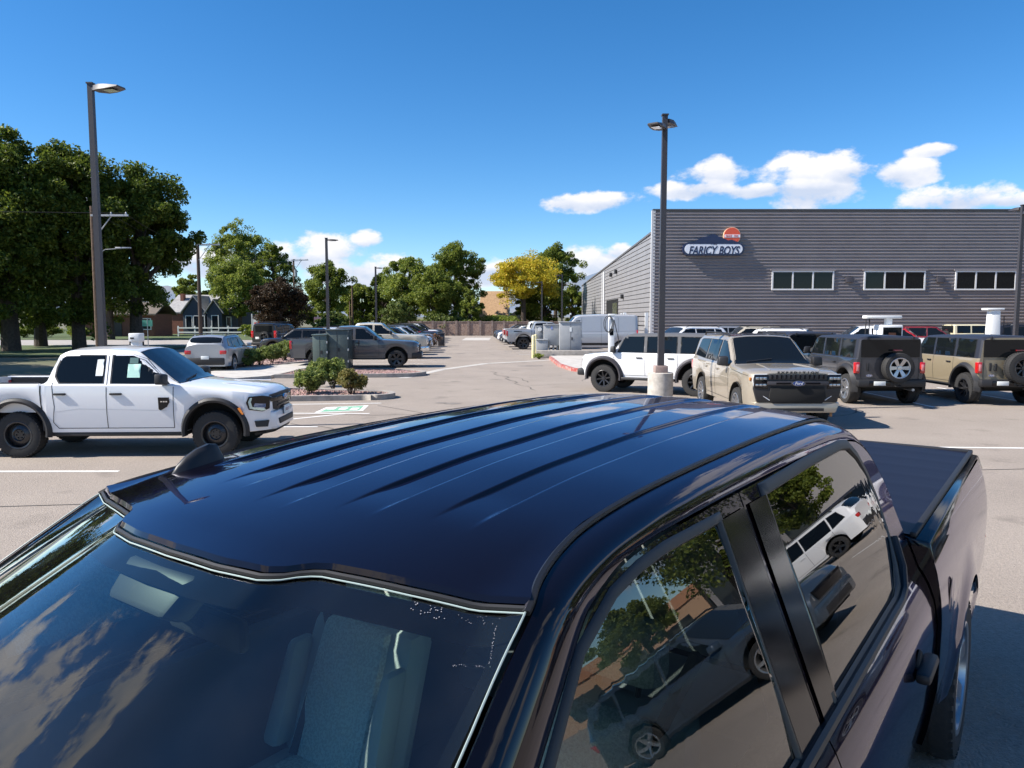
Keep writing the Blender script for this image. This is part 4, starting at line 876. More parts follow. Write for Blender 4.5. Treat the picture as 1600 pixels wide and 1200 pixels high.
    def rim(s, o, r, d, rim_m):
        k = r if rim_m is M_ALLOY else r.copy()
        if rim_m is not M_ALLOY: k.materials[0] = rim_m
        a = bpy.data.objects.new('rim', k); COL.objects.link(a); a.parent = o; b = bpy.data.objects.new('brake_disc', d); COL.objects.link(b); b.parent = o
    def sp(s, x, z, sg=1, off=.004): return (x, sg * (s.sideY(x, z) + off), z)
    def dense(s, pts, step=.07, closed=True):
        out = []; n = len(pts)
        for i in range(n if closed else n - 1):
            a, b = Vector(pts[i]), Vector(pts[(i + 1) % n]); k = max(1, int((b - a).length / step))
            out += [tuple(a.lerp(b, t / k)) for t in range(k)]
        return out if closed else out + [tuple(pts[-1])]
    def side(s, name, pts, m, off=.005, sides=(1, -1), parent=None, thick=0):
        o = None
        for sg in sides:
            q = [s.sp(x, z, sg, off) for x, z in s.dense(pts)]; mb = MB()
            if thick: mb.prism(q, (0, sg * thick, 0)); o = s.part(name, mb, m, parent, tri=True, smooth=50); continue
            bm = bmesh.new(); f = bm.faces.new([bm.verts.new((x, 0, z)) for x, z in s.dense(pts)]); bmesh.ops.triangulate(bm, faces=[f])
            for _ in range(2): bmesh.ops.subdivide_edges(bm, edges=[e for e in bm.edges if e.calc_length() > .13], cuts=1); bmesh.ops.triangulate(bm, faces=bm.faces)
            for v in bm.verts: v.co.y = sg * (s.sideY(v.co.x, v.co.z) + off)
            bmesh.ops.recalc_face_normals(bm, faces=bm.faces); me = bpy.data.meshes.new(name); bm.to_mesh(me); bm.free(); me.materials.append(m); me.shade_smooth()
            o = bpy.data.objects.new(name, me); COL.objects.link(o); o.parent = parent or s.root
        return o
    def window(s, pts, glass=M_GLASSD, trim=M_BLACK, grow=.022, sides=(1, -1)):
        c = Vector((sum(p[0] for p in pts) / len(pts), sum(p[1] for p in pts) / len(pts)))
        big = [tuple(Vector(p) + (Vector(p) - c).normalized() * grow * 1.3) for p in pts]
        for sg in sides:
            t = s.side('window_trim', big, trim, .003, (sg,)); s.side('window_glass', pts, glass, .007, (sg,), t)
    def seam(s, pts, w=.006, sides=(1, -1), m=None):
        for sg in sides:
            q = s.dense(pts, .05, False); a = []; b = []
            for i, p in enumerate(q):
                d = (Vector(q[min(i + 1, len(q) - 1)]) - Vector(q[max(i - 1, 0)])).normalized(); nn = Vector((-d.y, d.x)) * w
                a.append(s.sp(p[0] - nn.x, p[1] - nn.y, sg, .0025)); b.append(s.sp(p[0] + nn.x, p[1] + nn.y, sg, .0025))
            s.part('door_seam', MB().strip(a, b), m or M_BLACK, smooth=60)
    def handle(s, x, z, m, L=.2, sides=(1, -1)):
        for sg in sides:
            y = s.sideY(x, z); mb = MB(); ya, yb = sorted((sg * (y - .005), sg * (y + .035)))
            mb.box(x - L / 2, x + L / 2, ya, yb, z - .018, z + .018); s.part('door_handle', mb, m, bevel=.012)
    def mirror(s, x, z, m, w=.26, h=.20, sides=(1, -1)):
        for sg in sides:
            y = s.sideY(x, z - .05); mb = MB()
            mb.hexa([(x - .07, sg * (y + .04), z - h / 2), (x + .10, sg * (y + .06), z - h / 2), (x + .08, sg * (y + w), z - h * .4), (x - .06, sg * (y + w + .01), z - h * .4),
                     (x - .07, sg * (y + .03), z + h / 2), (x + .10, sg * (y + .05), z + h * .4), (x + .06, sg * (y + w - .02), z + h * .4), (x - .06, sg * (y + w - .01), z + h * .5)])
            o = s.part('mirror', mb, m, bevel=.03)
            s.part('mirror_arm', MB().hexa([(x - .03, sg * (y - .03), z - h * .55), (x + .07, sg * (y - .03), z - h * .55), (x + .06, sg * (y + .1), z - h * .45), (x - .03, sg * (y + .1), z - h * .45), (x - .03, sg * (y - .03), z - h * .3), (x + .07, sg * (y - .03), z - h * .3), (x + .06, sg * (y + .1), z - h * .2), (x - .03, sg * (y + .1), z - h * .2)]), m, o)
    def topglass(s, name, xb, xt, wb, wt, m=M_GLASSD, off=.007, trim=True):
        def F(gr, of): return lambda u, v: ((lambda x, y: (x, y, s.topZ(x, y) + of))(xb + (xt - xb) * (v * (1 + 2 * gr) - gr) + (.05 * (1 - (2 * u - 1) ** 2) * (1 if xb > xt else -1)) * (1 - v), (2 * u - 1) * (1 + gr) * (wb + (wt - wb) * v)))
        t = s.part(name + '_trim', MB().grid(F(.025, .003), 16, 10), M_BLACK, smooth=60) if trim else None
        return s.part(name, MB().grid(F(0, off), 16, 10), m, t, smooth=60)
    def flare(s, xc, Ra, zc, m, wd=.075, out=.035, a0=-10, a1=190, sides=(1, -1)):
        for sg in sides:
            vs = []; fs = []; n = 26
            for i in range(n + 1):
                a = R(a0 + (a1 - a0) * i / n); ca, sa = math.cos(a), math.sin(a)
                for r, dy in ((Ra - .012, -.10), (Ra - .012, out), (Ra + wd * .35, out + .012), (Ra + wd, .004)):
                    x, z = xc + r * ca, zc + r * sa; y = s.width(max(min(x, s.x1), s.x0)) - (.0 if dy > 0 else 0)
                    if r > Ra + wd * .5: y = s.sideY(max(min(x, s.x1 - .01), s.x0 + .01), max(z, s.zb(x) + .01))
                    vs.append((x, sg * (y + dy), max(z, .24)))
            for i in range(n):
                for j in range(3): fs.append((i * 4 + j, i * 4 + j + 1, (i + 1) * 4 + j + 1, (i + 1) * 4 + j))
            s.part('wheel_arch_flare', MB().add(vs, fs), m, smooth=40)
    def face(s, name, pts, x, m, d=.03, parent=None, bevel=0, mirror=False):
        """flat piece on a front (d>0) or rear (d<0) face, outline in (y, z)"""
        o = None
        for sg in ((1, -1) if mirror else (1,)):
            o = s.part(name, MB().prism([(x, sg * y, z) for y, z in pts], (d, 0, 0)), m, parent, bevel=bevel, smooth=35)
        return o
    def box(s, name, x0, x1, y0, y1, z0, z1, m, bevel=.015, mirror=False, parent=None):
        o = None
        for sg in ((1, -1) if mirror else (1,)):
            ya, yb = sorted((sg * y0, sg * y1)); o = s.part(name, MB().box(x0, x1, ya, yb, z0, z1), m, parent, bevel=bevel)
        return o
    def oval(s, x, z, a, d, y=0.0, word='Ford', size=None):
        sgn = 1 if d > 0 else -1
        o = s.part('badge', MB().prism([(x, y + a * math.cos(R(t)), z + a * .42 * math.sin(R(t))) for t in range(0, 360, 15)], (d, 0, 0)), M_CHROME, smooth=30)
        s.part('badge_field', MB().prism([(x + d, y + a * .9 * math.cos(R(t)), z + a * .36 * math.sin(R(t))) for t in range(0, 360, 15)], (d * .2, 0, 0)), M_BLUE, o, smooth=30)
        text('badge_lettering', word, size or a * .62, M_WHITEL, o, (x + d * 1.25, y, z), (R(90), 0, R(90) * sgn), .002, shear=.3)
def rect(y0, y1, z0, z1): return [(y0, z0), (y1, z0), (y1, z1), (y0, z1)]

# --- pickup: every crew cab pickup of the lot comes from here
def pickup(label, x, y, deg, m, L=(-2.86, 2.50), wb=(-1.635, 1.635), w=.95, H=1.82, belt=1.22, hood=1.10, bedz=1.24, Rw=.385, style='steel', rim_m=None, trim=M_BLACK, ranger=False, group='pickups parked in the lot', flares=True, front='dark', glass=M_GLASSD, tint=None, zbot=.43, cabx=(-1.16, 1.02), roofx=(-.96, .32), bumper=M_BLACK, tail=True, name='pickup_truck', scale=1.0):
    c = Car(name, label, 'pickup', x, y, deg, group); x0, x1 = L; Ra = Rw + .115; ac = Rw + .06
    cr, cf = cabx; rr, rf = roofx
    c.shape(x0, x1, [(x0, bedz), (cr - .03, bedz), (cr, belt + .05), (cr + .05, belt + .22), (rr - .06, H - .10), (rr + .12, H - .02), (-.25, H), (rf, H - .035), (cf, belt + .03), (cf + .12, belt + .01), (x1 - .4, hood + .04), (x1 - .12, hood + .0), (x1, hood - .10)],
            [(x0, bedz), (cr - .03, bedz), (cr, belt), (cf, belt - .01), (cf + .3, belt - .035), (x1 - .35, hood - .01), (x1 - .1, hood - .06), (x1, hood - .2)],
            [(x0, w - .03), (x0 + .1, w), (x1 - .55, w), (x1 - .25, w - .05), (x1 - .08, w - .16), (x1, w - .30)], zbot, [(wb[1], Ra, ac), (wb[0], Ra, ac)], .27, (x0 + .06, cr - .10), .045)
    c.loft(m); c.wheels(Rw, .265, style, rim_m or M_DALLOY)
    if flares:
        for xc in wb: c.flare(xc, Ra, ac, trim, .07, .03)
    # glass
    zt = H - .115
    bx = (cr + cf) / 2 - .07
    c.window([(cr + .24, belt + .055), (bx - .075, belt + .045), (bx - .075, zt), (cr + .30, zt - .005), (cr + .245, zt - .05), (cr + .19, belt + .30), (cr + .175, belt + .16)], glass)
    c.window([(bx + .075, belt + .045), (cf - .14, belt + .035), (cf - .30, belt + .18), (rf + .14, zt - .08), (rf - .06, zt), (bx + .075, zt)], glass)
    c.topglass('windscreen', cf + .02, rf + .03, w - .13, w - .30, M_GLASSM if glass is M_GLASSD else glass)
    c.part('rear_window', MB().hexa([(cr + .06, -.62, belt + .1), (cr + .06, .62, belt + .1), (cr + .08, .62, belt + .1), (cr + .08, -.62, belt + .1), (rr - .10, -.55, H - .2), (rr - .10, .55, H - .2), (rr - .08, .55, H - .2), (rr - .08, -.55, H - .2)]), glass)
    # seams and handles
    zr = zbot + .07
    c.seam([(bx, zr), (bx, belt + .02), (bx, H - .12)]); c.seam([(cf - .06, zr), (cf - .05, belt - .02)])
    c.seam([(bx, zr), (cf - .06, zr)]); c.seam([(wb[0] + Ra + .10, zr + .10), (wb[0] + Ra + .18, zr), (bx, zr)]); c.seam([(wb[0] + Ra + .10, zr + .10), (cr + .16, belt - .35), (cr + .12, belt + .05)])
    c.seam([(cr - .05, zbot + .03), (cr - .06, .85), (cr - .065, bedz - .02)], .012)
    c.handle(bx + .16, belt - .14, trim); c.handle(cr + .26, belt - .14, trim); c.mirror(cf - .22, belt + .11, trim)
    c.box('rocker', wb[0] + Ra, wb[1] - Ra, -w + .05, w - .05, zbot - .07, zbot + .0, M_BLACK, .01)
    c.box('bed_liner', x0 + .10, cr - .14, -w + .14, w - .14, bedz - .47, bedz - .46, M_BLACK, 0)
    c.box('bed_liner_wall', x0 + .10, cr - .14, w - .135, w - .125, bedz - .46, bedz - .01, M_BLACK, 0, True); c.box('bed_liner_front', cr - .15, cr - .13, -w + .14, w - .14, bedz - .46, bedz - .01, M_BLACK, 0)
    c.part('bed_rail', MB().box(x0 + .08, cr - .12, w - .085, w - .03, bedz + .013, bedz + .03), M_BLACK, bevel=.006); c.part('bed_rail', MB().box(x0 + .08, cr - .12, -w + .03, -w + .085, bedz + .013, bedz + .03), M_BLACK, bevel=.006)
    # rear
    if tail:
        c.box('tail_lamp', x0 - .012, x0 + .10, w - .16, w + .006, bedz - .45, bedz - .06, M_RED, .02, True)
        c.box('rear_bumper', x0 - .14, x0 + .12, -w + .05, w - .05, .52, .70, M_CHROME if bumper is M_CHROME else M_BLACK, .03)
        c.box('tailgate_handle', x0 - .014, x0 + .01, -.14, .14, bedz - .16, bedz - .10, M_BLACK, .01)
        c.box('licence_plate', x0 - .152, x0 - .135, -.16, .16, .54, .68, M_PAPER, .004)
    return c
# --- the white pickup, nearest on the left
c = pickup('white crew cab pickup with black steel wheels and window stickers', -6.70, 13.6, 2, paint('white_paint', (.80, .80, .81)), name='white_pickup', H=1.83, group=None)
x1 = 2.50; bk = M_BLACK
c.part('grille', MB().hexa([(x1 - .05, -.62, .78), (x1 + .055, -.40, .74), (x1 + .055, .40, .74), (x1 - .05, .62, .78), (x1 - .06, -.66, 1.02), (x1 + .03, -.50, 1.04), (x1 + .03, .50, 1.04), (x1 - .06, .66, 1.02)]), bk, bevel=.02)
for z in (.80, .87, .94): c.part('grille_bar', MB().hexa([(x1 + .03, -.42, z), (x1 + .068, -.40, z), (x1 + .068, .40, z), (x1 + .03, .42, z), (x1 + .03, -.42, z + .03), (x1 + .066, -.40, z + .03), (x1 + .066, .40, z + .03), (x1 + .03, .42, z + .03)]), M_GLOSSBLK, bevel=.006)
c.part('grille_crossbar', MB().hexa([(x1 - .02, -.70, .905), (x1 + .075, -.42, .90), (x1 + .075, .42, .90), (x1 - .02, .70, .905), (x1 - .02, -.70, .985), (x1 + .07, -.42, .985), (x1 + .07, .42, .985), (x1 - .02, .70, .985)]), M_GLOSSBLK, bevel=.012)
c.oval(x1 + .072, .945, .115, .02)
for sg in (1, -1):
    pl = [(x1 - .34, .918), (x1 - .30, 1.02), (x1 - .10, 1.03), (x1 + .0, 1.0), (x1 - .01, .80), (x1 - .10, .76), (x1 - .30, .80)]
    def yy(x): return np.interp(x, [x1 - .6, x1 - .34, x1 - .15, x1 + .02], [.965, .93, .855, .665])
    h = c.part('headlight', MB().prism([(x, sg * (yy(x) - .05), z) for x, z in pl], (.012, sg * .062, 0)), M_GLOSSBLK, smooth=20)
    q = [(x1 - .30, .93), (x1 - .27, 1.0), (x1 - .24, 1.0), (x1 - .26, .93), (x1 - .24, .845), (x1 - .06, .80), (x1 - .05, .775), (x1 - .11, .775), (x1 - .28, .82)]
    c.part('light_strip', MB().prism([(x, sg * (yy(x) + .005), z) for x, z in q], (.006, sg * .012, 0)), M_LAMP, h, smooth=20)
    c.part('lamp_lens', MB().prism([(x, sg * (yy(x) + .006), z) for x, z in ((x1 - .22, .85), (x1 - .06, .82), (x1 - .05, .885), (x1 - .20, .905))], (.006, sg * .008, 0)), mat('lamp_blue', (.20, .26, .42), .1, metal=.5, coat=1.0), h, smooth=20)
    c.part('fog_recess', MB().prism([(x, sg * (yy(x) - .03), z) for x, z in ((x1 - .20, .50), (x1 - .05, .49), (x1 - .03, .60), (x1 - .22, .60))], (.03, sg * .04, 0)), bk, smooth=20)
    c.part('marker_lamp', MB().prism([c.sp(x, z, sg, .045) for x, z in ((1.635 + .40, .83), (1.635 + .46, .72), (1.635 + .50, .73), (1.635 + .445, .85))], (0, sg * .01, 0)), M_AMB, smooth=20)
    v = c.side('fender_vent', [(.72, 1.02), (.90, 1.02), (.905, .94), (.86, .86), (.76, .80), (.725, .82)], M_GLOSSBLK, .004, (sg,), thick=.012)
    for k in range(3): c.part('vent_mark', MB().prism([c.sp(.76 + k * .042 + dx, .94 + dz, sg, .019) for dx, dz in ((0, 0), (.03, 0), (.03, .02), (0, .02))], (0, sg * .002, 0)), M_CHROME, v, smooth=0)
c.part('front_bumper', MB().hexa([(x1 - .35, -.90, .40), (x1 + .10, -.55, .42), (x1 + .10, .55, .42), (x1 - .35, .90, .40), (x1 - .35, -.925, .72), (x1 + .07, -.62, .74), (x1 + .07, .62, .74), (x1 - .35, .925, .72)]), MATS['white_paint'], bevel=.05)
c.part('bumper_grille', MB().hexa([(x1 + .05, -.46, .50), (x1 + .115, -.42, .50), (x1 + .115, .42, .50), (x1 + .05, .46, .50), (x1 + .05, -.50, .60), (x1 + .105, -.46, .60), (x1 + .105, .46, .60), (x1 + .05, .50, .60)]), bk, bevel=.012)
pl_ = c.box('licence_plate', x1 + .10, x1 + .115, -.17, .17, .63, .79, M_PAPER, .004)
text('plate_lettering', 'FARICY', .07, M_BLUE, pl_, (x1 + .118, 0, .71), (R(90), 0, R(90)), .001, bold=.003)
c.part('skid_plate', MB().hexa([(x1 - .3, -.6, .30), (x1 + .02, -.45, .36), (x1 + .02, .45, .36), (x1 - .3, .6, .30), (x1 - .3, -.6, .42), (x1 + .06, -.45, .42), (x1 + .06, .45, .42), (x1 - .3, .6, .42)]), bk, bevel=.02)
st = c.side('window_sticker', [(-.335, 1.38), (-.215, 1.38), (-.215, 1.655), (-.29, 1.655), (-.325, 1.65)], M_PAPER, .012, (-1,)); c.side('window_sticker', [(.19, 1.35), (.40, 1.35), (.40, 1.575), (.19, 1.575)], M_PAPERG, .012, (-1,)); c.side('window_sticker', [(.21, 1.585), (.35, 1.585), (.35, 1.68), (.21, 1.68)], mat('dim_green', (.12, .2, .18), .3), .011, (-1,))
c.seam([(-1.0, .78), (-.6, .83), (.85, .80)], .004, m=mat('crease_shade', (.6, .6, .62), .4))  # grey line paints the shade of a crease along the doors
c.box('hood_rib', 1.3, 2.25, .30, .36, 1.205, 1.215, MATS['white_paint'], .004, True)
for k in (-.12, .55): c.box('tie_down', -1.9, -1.82, -.80 + k * 0, -.76, 1.05, 1.12, M_STEEL, .005)
c.part('wiper', MB().tube([(1.05, -.55, c.topZ(1.05, .5) + .03), (.98, .1, c.topZ(.98, .1) + .03)], .01, 5), bk)

# --- boxy four door off-roader with a spare wheel on its tail
def offroader(label, x, y, deg, m, roof_m, rim_m=M_ALLOY, spare='spoke6', wheel='spoke6', Rw=.405, flare_m=M_BLACK, lamp=M_RED, group='boxy off-roaders', detail=True, pillar=None, name='off_roader', glass=M_GLASSD):
    c = Car(name, label, 'off-roader', x, y, deg, group); x0, x1, w, H, b = -2.05, 2.25, .93, 1.86, 1.24; wb = (-1.475, 1.475); Ra, ac = Rw + .13, Rw + .06
    c.shape(x0, x1, [(x0, H - .06), (x0 + .10, H - .01), (-.4, H), (.68, H - .03), (.80, H - .06), (1.20, b + .06), (1.28, b + .02), (x1 - .15, b - .06), (x1, b - .16)],
            [(x0, b), (1.26, b), (x1 - .1, b - .08), (x1, b - .2)], [(x0, w - .04), (x0 + .05, w), (x1 - .25, w), (x1 - .06, w - .06), (x1, w - .14)], .50, [(wb[1], Ra, ac), (wb[0], Ra, ac)], .10, None, .022, .012, .07)
    c.loft(m, roof_m, 80); c.wheels(Rw, .29, wheel, rim_m, inset=-.02)
    for xc in wb: c.flare(xc, Ra, ac, flare_m, .10, .075)
    zt = H - .10
    c.window([(.16, b + .04), (1.01, b + .04), (.78, zt - .02), (.72, zt), (.16, zt)], glass); c.window([(-.86, b + .04), (.06, b + .04), (.06, zt), (-.86, zt)], glass); c.window([(-1.82, b + .04), (-1.00, b + .04), (-1.00, zt), (-1.82, zt)], glass)
    c.topglass('windscreen', 1.17, .84, .76, .72, M_GLASSM)
    for sg in (1, -1): c.side('pillar', [(.065, b + .02), (.155, b + .02), (.155, H - .09), (.065, H - .09)], pillar or roof_m, .010, (sg,))
    c.seam([(.11, .56), (.11, b)]); c.seam([(.93, .62), (1.18, b - .02)]); c.seam([(.11, .56), (.9, .56)]); c.seam([(-.90, b), (-.92, .98), (-.86, .56), (.11, .56)])
    c.handle(.30, b - .13, M_BLACK); c.handle(-.70, b - .13, M_BLACK); c.mirror(1.12, b + .12, M_BLACK, .22, .22)
    c.box('side_step', -.85, .85, w - .06, w + .10, .42, .50, M_BLACK, .02, True)
    # tail
    c.box('tail_lamp', x0 - .025, x0 + .10, w - .125, w + .012, .86, 1.16, lamp, .02, True); c.box('tail_lamp_core', x0 - .032, x0 - .02, w - .095, w - .03, .92, 1.10, mat('lamp_white_red', (.75, .25, .25), .2, coat=1), .004, True)
    c.face('rear_glass', rect(-.78, .78, b + .05, H - .10), x0 - .002, glass, -.012); c.face('tailgate_seam', rect(w - .165, w - .155, .70, b + .03), x0 - .002, M_BLACK, -.006, mirror=True)
    c.box('hinge', x0 - .03, x0, -.62, -.56, H - .11, H - .02, M_BLACK, .008); c.box('hinge', x0 - .03, x0, .56, .62, H - .11, H - .02, M_BLACK, .008)
    c.box('tailgate_handle', x0 - .03, x0, .56, .62, .92, 1.14, M_BLACK, .01)
    c.box('rear_bumper', x0 - .18, x0 + .15, -w + .02, w - .02, .50, .70, M_BLACK, .05); c.box('bumper_plate', x0 - .195, x0 - .17, .05, .62, .54, .67, M_GLOSSBLK, .01); c.box('licence_plate', x0 - .205, x0 - .19, .19, .50, .55, .66, M_PAPER, .004)
    c.part('tow_hook', MB().tube([(x0 - .16, -.05, .56), (x0 - .26, -.05, .53), (x0 - .26, -.20, .53), (x0 - .16, -.20, .56)], .016, 6), M_BLACK)
    c.oval(x0 - .006, .80, .085, -.012, .55, size=.05)
    t, r, d = wheel_meshes(Rw * .98, .27, spare); o = bpy.data.objects.new('spare_wheel', t); COL.objects.link(o); o.parent = c.root; o.location = (x0 - .19, -.12, 1.02); o.rotation_euler = (0, 0, R(90)); c.rim(o, r, d, rim_m if spare == 'spoke6' else M_DALLOY)
    c.box('spare_carrier', x0 - .12, x0, -.3, .06, .9, 1.15, M_BLACK, .02); c.box('brake_lamp', x0 - .16, x0 - .10, -.24, .0, 1.46, 1.50, M_REDD, .005)
    if not spare == 'spoke6': c.box('tailgate_pull', x0 - .04, x0, .42, .48, .92, 1.12, M_BLACK, .01)
    c.box('rear_axle', -1.6, -1.35, -.75, .75, .34, .44, M_UNDER, .03); c.part('exhaust', MB().tube([(x0 + .4, -.62, .42), (x0 - .06, -.62, .42)], .04, 8), M_STEEL)
    # nose
    c.box('front_bumper', x1 - .10, x1 + .16, -w + .06, w - .06, .50, .72, M_BLACK, .05); c.face('grille', rect(-.78, .78, .80, 1.03), x1 - .03, M_GLOSSBLK, .05); c.face('headlight', [(y_ + .62, z_ + .915) for y_, z_ in [(.10 * math.cos(R(t)), .10 * math.sin(R(t))) for t in range(0, 360, 20)]], x1 + .0, M_LAMP, .035, mirror=True)
    return c
P_WHITE = MATS['white_paint']; P_GREYTOP = mat('grey_hardtop', (.10, .10, .105), .6, bump=(300, .15, .001)); P_DKGREY = paint('dark_grey_paint', (.040, .042, .052), .3); P_TAN = paint('desert_tan', (.24, .20, .135)); P_CREAM = paint('cream_paint', (.66, .60, .40)); P_BLACK = paint('black_paint', (.010, .010, .012)); P_RED = paint('red_paint', (.42, .015, .02)); P_DRED = paint('dark_red_paint', (.16, .012, .016)); P_SILVER = paint('silver_paint', (.42, .43, .45), .5); P_GREY = paint('grey_paint', (.085, .085, .092), .3); P_BEIGE = paint('beige_paint', (.50, .45, .36)); P_GOLD = paint('sand_paint', (.40, .35, .275), .35); P_BLUE = paint('blue_grey_paint', (.05, .075, .11), .3); P_NAVY = paint('navy_paint', (.015, .022, .045), .2)
P_BLKTOP = mat('black_hardtop', (.022, .024, .034), .45, bump=(300, .15, .001))
wbx = at_depth(1028, 560, 24.0).x
c = offroader('white off-roader with grey hardtop seen from the side', wbx, 24.0, 151, P_WHITE, P_GREYTOP, M_DALLOY, 'beadlock', 'beadlock', .43, M_POLE, M_REDD, name='white_off_roader', pillar=P_GREYTOP)
offroader('dark grey off-roader with silver spoked spare wheel', hx(1398, 20.2) - .05, 22.3, 90, P_DKGREY, P_BLKTOP, M_ALLOY, 'spoke6', 'spoke6', .405, M_BLACK)
offroader('tan off-roader with black spare wheel at the right edge', hx(1398, 20.2) + 3.22, 22.3, 90, P_TAN, P_BLKTOP, M_DALLOY, 'beadlock', 'beadlock', .42, M_BLACK)
offroader('black off-roader half hidden behind the sand coloured SUV', hx(1268, 25.5), 27.3, 90, P_BLACK, P_BLKTOP, M_DALLOY, 'beadlock', 'beadlock', .41, M_BLACK)
offroader('cream off-roader parked against the grey building', hx(1530, 52), 52, -4, P_CREAM, P_CREAM, M_DALLOY, 'beadlock', 'beadlock', .41, M_BLACK)
offroader('blue grey off-roader shown in the rear door window', 24.5, 21.2, 130, P_BLUE, P_BLKTOP, M_ALLOY, 'spoke6', 'spoke6', .41, M_BLACK)

# --- rounder SUV / crossover
def suv(label, x, y, deg, m, L=4.95, w=.98, H=1.74, b=1.06, hood=1.0, Rw=.365, style='spoke5', rim_m=M_ALLOY, roof_m=None, group='SUVs parked in the lot', big=False, name='parked_suv', rear='sloped', rails=True, glass=M_GLASSD, cat='SUV', front=True, cowl=None):
    c = Car(name, label, cat, x, y, deg, group); x0, x1 = -L / 2 - .05, L / 2 - .05; wb = (-L * .29, L * .305); Ra, ac = Rw + .075, Rw + .03; cf = cowl if cowl is not None else L * .20; rf = cf - .78
    c.shape(x0, x1, [(x0, b + .12), (x0 + .06, b + .30), (x0 + .28, H - .10), (x0 + .55, H - .03), (-.3, H), (rf, H - .04), (cf, b + .04), (cf + .12, b + .02), (x1 - .35, hood + .02), (x1 - .08, hood - .06), (x1, hood - .20)] if rear == 'sloped' else
            [(x0, b + .05), (x0 + .05, b + .12), (x0 + .45, b + .10), (x0 + 1.0, H - .08), (-.2, H), (rf, H - .05), (cf, b + .02), (x1 - .3, hood - .03), (x1, hood - .2)],
            [(x0, b + .02), (cf, b - .03), (x1 - .3, hood - .05), (x1, hood - .28)], [(x0, w - .10), (x0 + .15, w - .02), (x0 + .5, w), (x1 - .6, w), (x1 - .2, w - .08), (x1, w - .26)], .30, [(wb[1], Ra, ac), (wb[0], Ra, ac)], .30, None, .07)
    c.loft(m, roof_m, 70); c.wheels(Rw, .24, style, rim_m)
    zt = H - .125; bx = (x0 + .9 + cf) / 2 - .12; rx = x0 + .95 if rear == 'sloped' else x0 + 1.15
    c.window([(bx + .05, b + .05), (cf - .10, b + .03), (cf - .28, b + .14), (rf + .12, zt - .05), (rf - .02, zt), (bx + .05, zt)], glass); c.window([(rx + .02, b + .06), (bx - .05, b + .05), (bx - .05, zt), (rx + .02, zt - .01)], glass)
    if rear == 'sloped': c.window([(x0 + .36, b + .14), (rx - .08, b + .07), (rx - .08, zt - .01), (x0 + .52, zt - .05)], glass)
    c.topglass('windscreen', cf + .02, rf + .04, w - .16, w - .32, M_GLASSM)
    c.topglass('rear_glass', x0 + .08 if rear == 'sloped' else x0 + .5, x0 + .28 if rear == 'sloped' else x0 + .95, w - .22, w - .32, glass, trim=False)
    c.seam([(bx, .38), (bx, b + .02)]); c.seam([(cf - .12, .38), (cf - .08, b - .02)]); c.seam([(wb[0] + Ra + .1, .40), (cf - .12, .38)]); c.seam([(wb[0] + Ra + .1, .40), (rx, b - .25), (rx - .02, b)])
    c.handle(bx + .16, b - .13, m); c.handle(rx + .2, b - .12, m); c.mirror(cf - .16, b + .10, m if not big else M_BLACK, .24, .17)
    c.box('rocker', wb[0] + Ra, wb[1] - Ra, -w + .03, w - .03, .24, .31, M_BLACK, .01)
    c.box('rear_bumper', x0 - .07, x0 + .2, -w + .14, w - .14, .36, .66, M_BLACK, .05); c.box('tail_lamp', x0 - .02, x0 + .14, w - .34, w - .07, b - .22, b - .05, M_RED, .03, True); c.box('licence_plate', x0 - .085, x0 - .065, -.16, .16, .60, .74, M_PAPER, .004)
    if rails:
        for sg in (1, -1):
            yy_ = sg * (w - .05 - .30 * (H - b) - .02); c.part('roof_rail', MB().tube([(x0 + .6, yy_, H - .05), (x0 + .75, yy_, H + .03), (rf - .3, yy_, H + .03), (rf - .1, yy_, H - .03)], .018, 6), M_BLACK)
    if front:
        c.face('grille', [(-.48, hood - .36), (.48, hood - .36), (.56, hood - .16), (-.56, hood - .16)], x1 - .02, M_GLOSSBLK, .05, bevel=.01)
        for sg in (1, -1): c.part('headlight', MB().hexa([(x1 - .22, sg * (w - .12), hood - .32), (x1 + .02, sg * .58, hood - .32), (x1 - .02, sg * .55, hood - .32), (x1 - .25, sg * (w - .2), hood - .32), (x1 - .24, sg * (w - .11), hood - .17), (x1 + .0, sg * .58, hood - .17), (x1 - .03, sg * .55, hood - .17), (x1 - .26, sg * (w - .2), hood - .17)]), M_LAMP, bevel=.01)
        c.box('front_bumper', x1 - .2, x1 + .05, -w + .24, w - .24, .30, hood - .40, m, .06); c.box('air_intake', x1 + .03, x1 + .062, -.5, .5, .34, .46, M_BLACK, .01)
    return c
# sand coloured three row SUV facing the camera
ex = Car('sand_suv', 'large sand coloured SUV facing the camera with black grille', 'SUV', 5.98, 18.5, -90, None)
x0, x1, w, H, b = -2.62, 2.66, 1.0, 1.93, 1.25
ex.shape(x0, x1, [(x0, b + .1), (x0 + .06, b + .35), (x0 + .25, H - .06), (-.6, H), (.25, H - .03), (1.12, b + .06), (1.25, b + .03), (x1 - .5, b + .01), (x1 - .1, b - .03), (x1, b - .07)], [(x0, b), (1.2, b - .02), (x1 - .5, b - .06), (x1 - .1, b - .11), (x1, b - .16)],
         [(x0, w - .06), (x0 + .2, w), (x1 - .5, w), (x1 - .18, w - .04), (x1 - .04, w - .12), (x1, w - .2)], .40, [(1.62, .50, .43), (-1.50, .50, .43)], .27, None, .06)
ex.loft(P_GOLD, None, 80); ex.wheels(.40, .27, 'multi', M_ALLOY)
zt = H - .13
ex.window([(-.05, b + .05), (1.0, b + .03), (.82, b + .16), (.34, zt - .06), (.2, zt), (-.05, zt)]); ex.window([(-1.12, b + .06), (-.15, b + .05), (-.15, zt), (-1.12, zt)]); ex.window([(-2.25, b + .10), (-1.22, b + .06), (-1.22, zt), (-2.1, zt - .02)])
ex.topglass('windscreen', 1.16, .30, .86, .72, M_GLASSD)
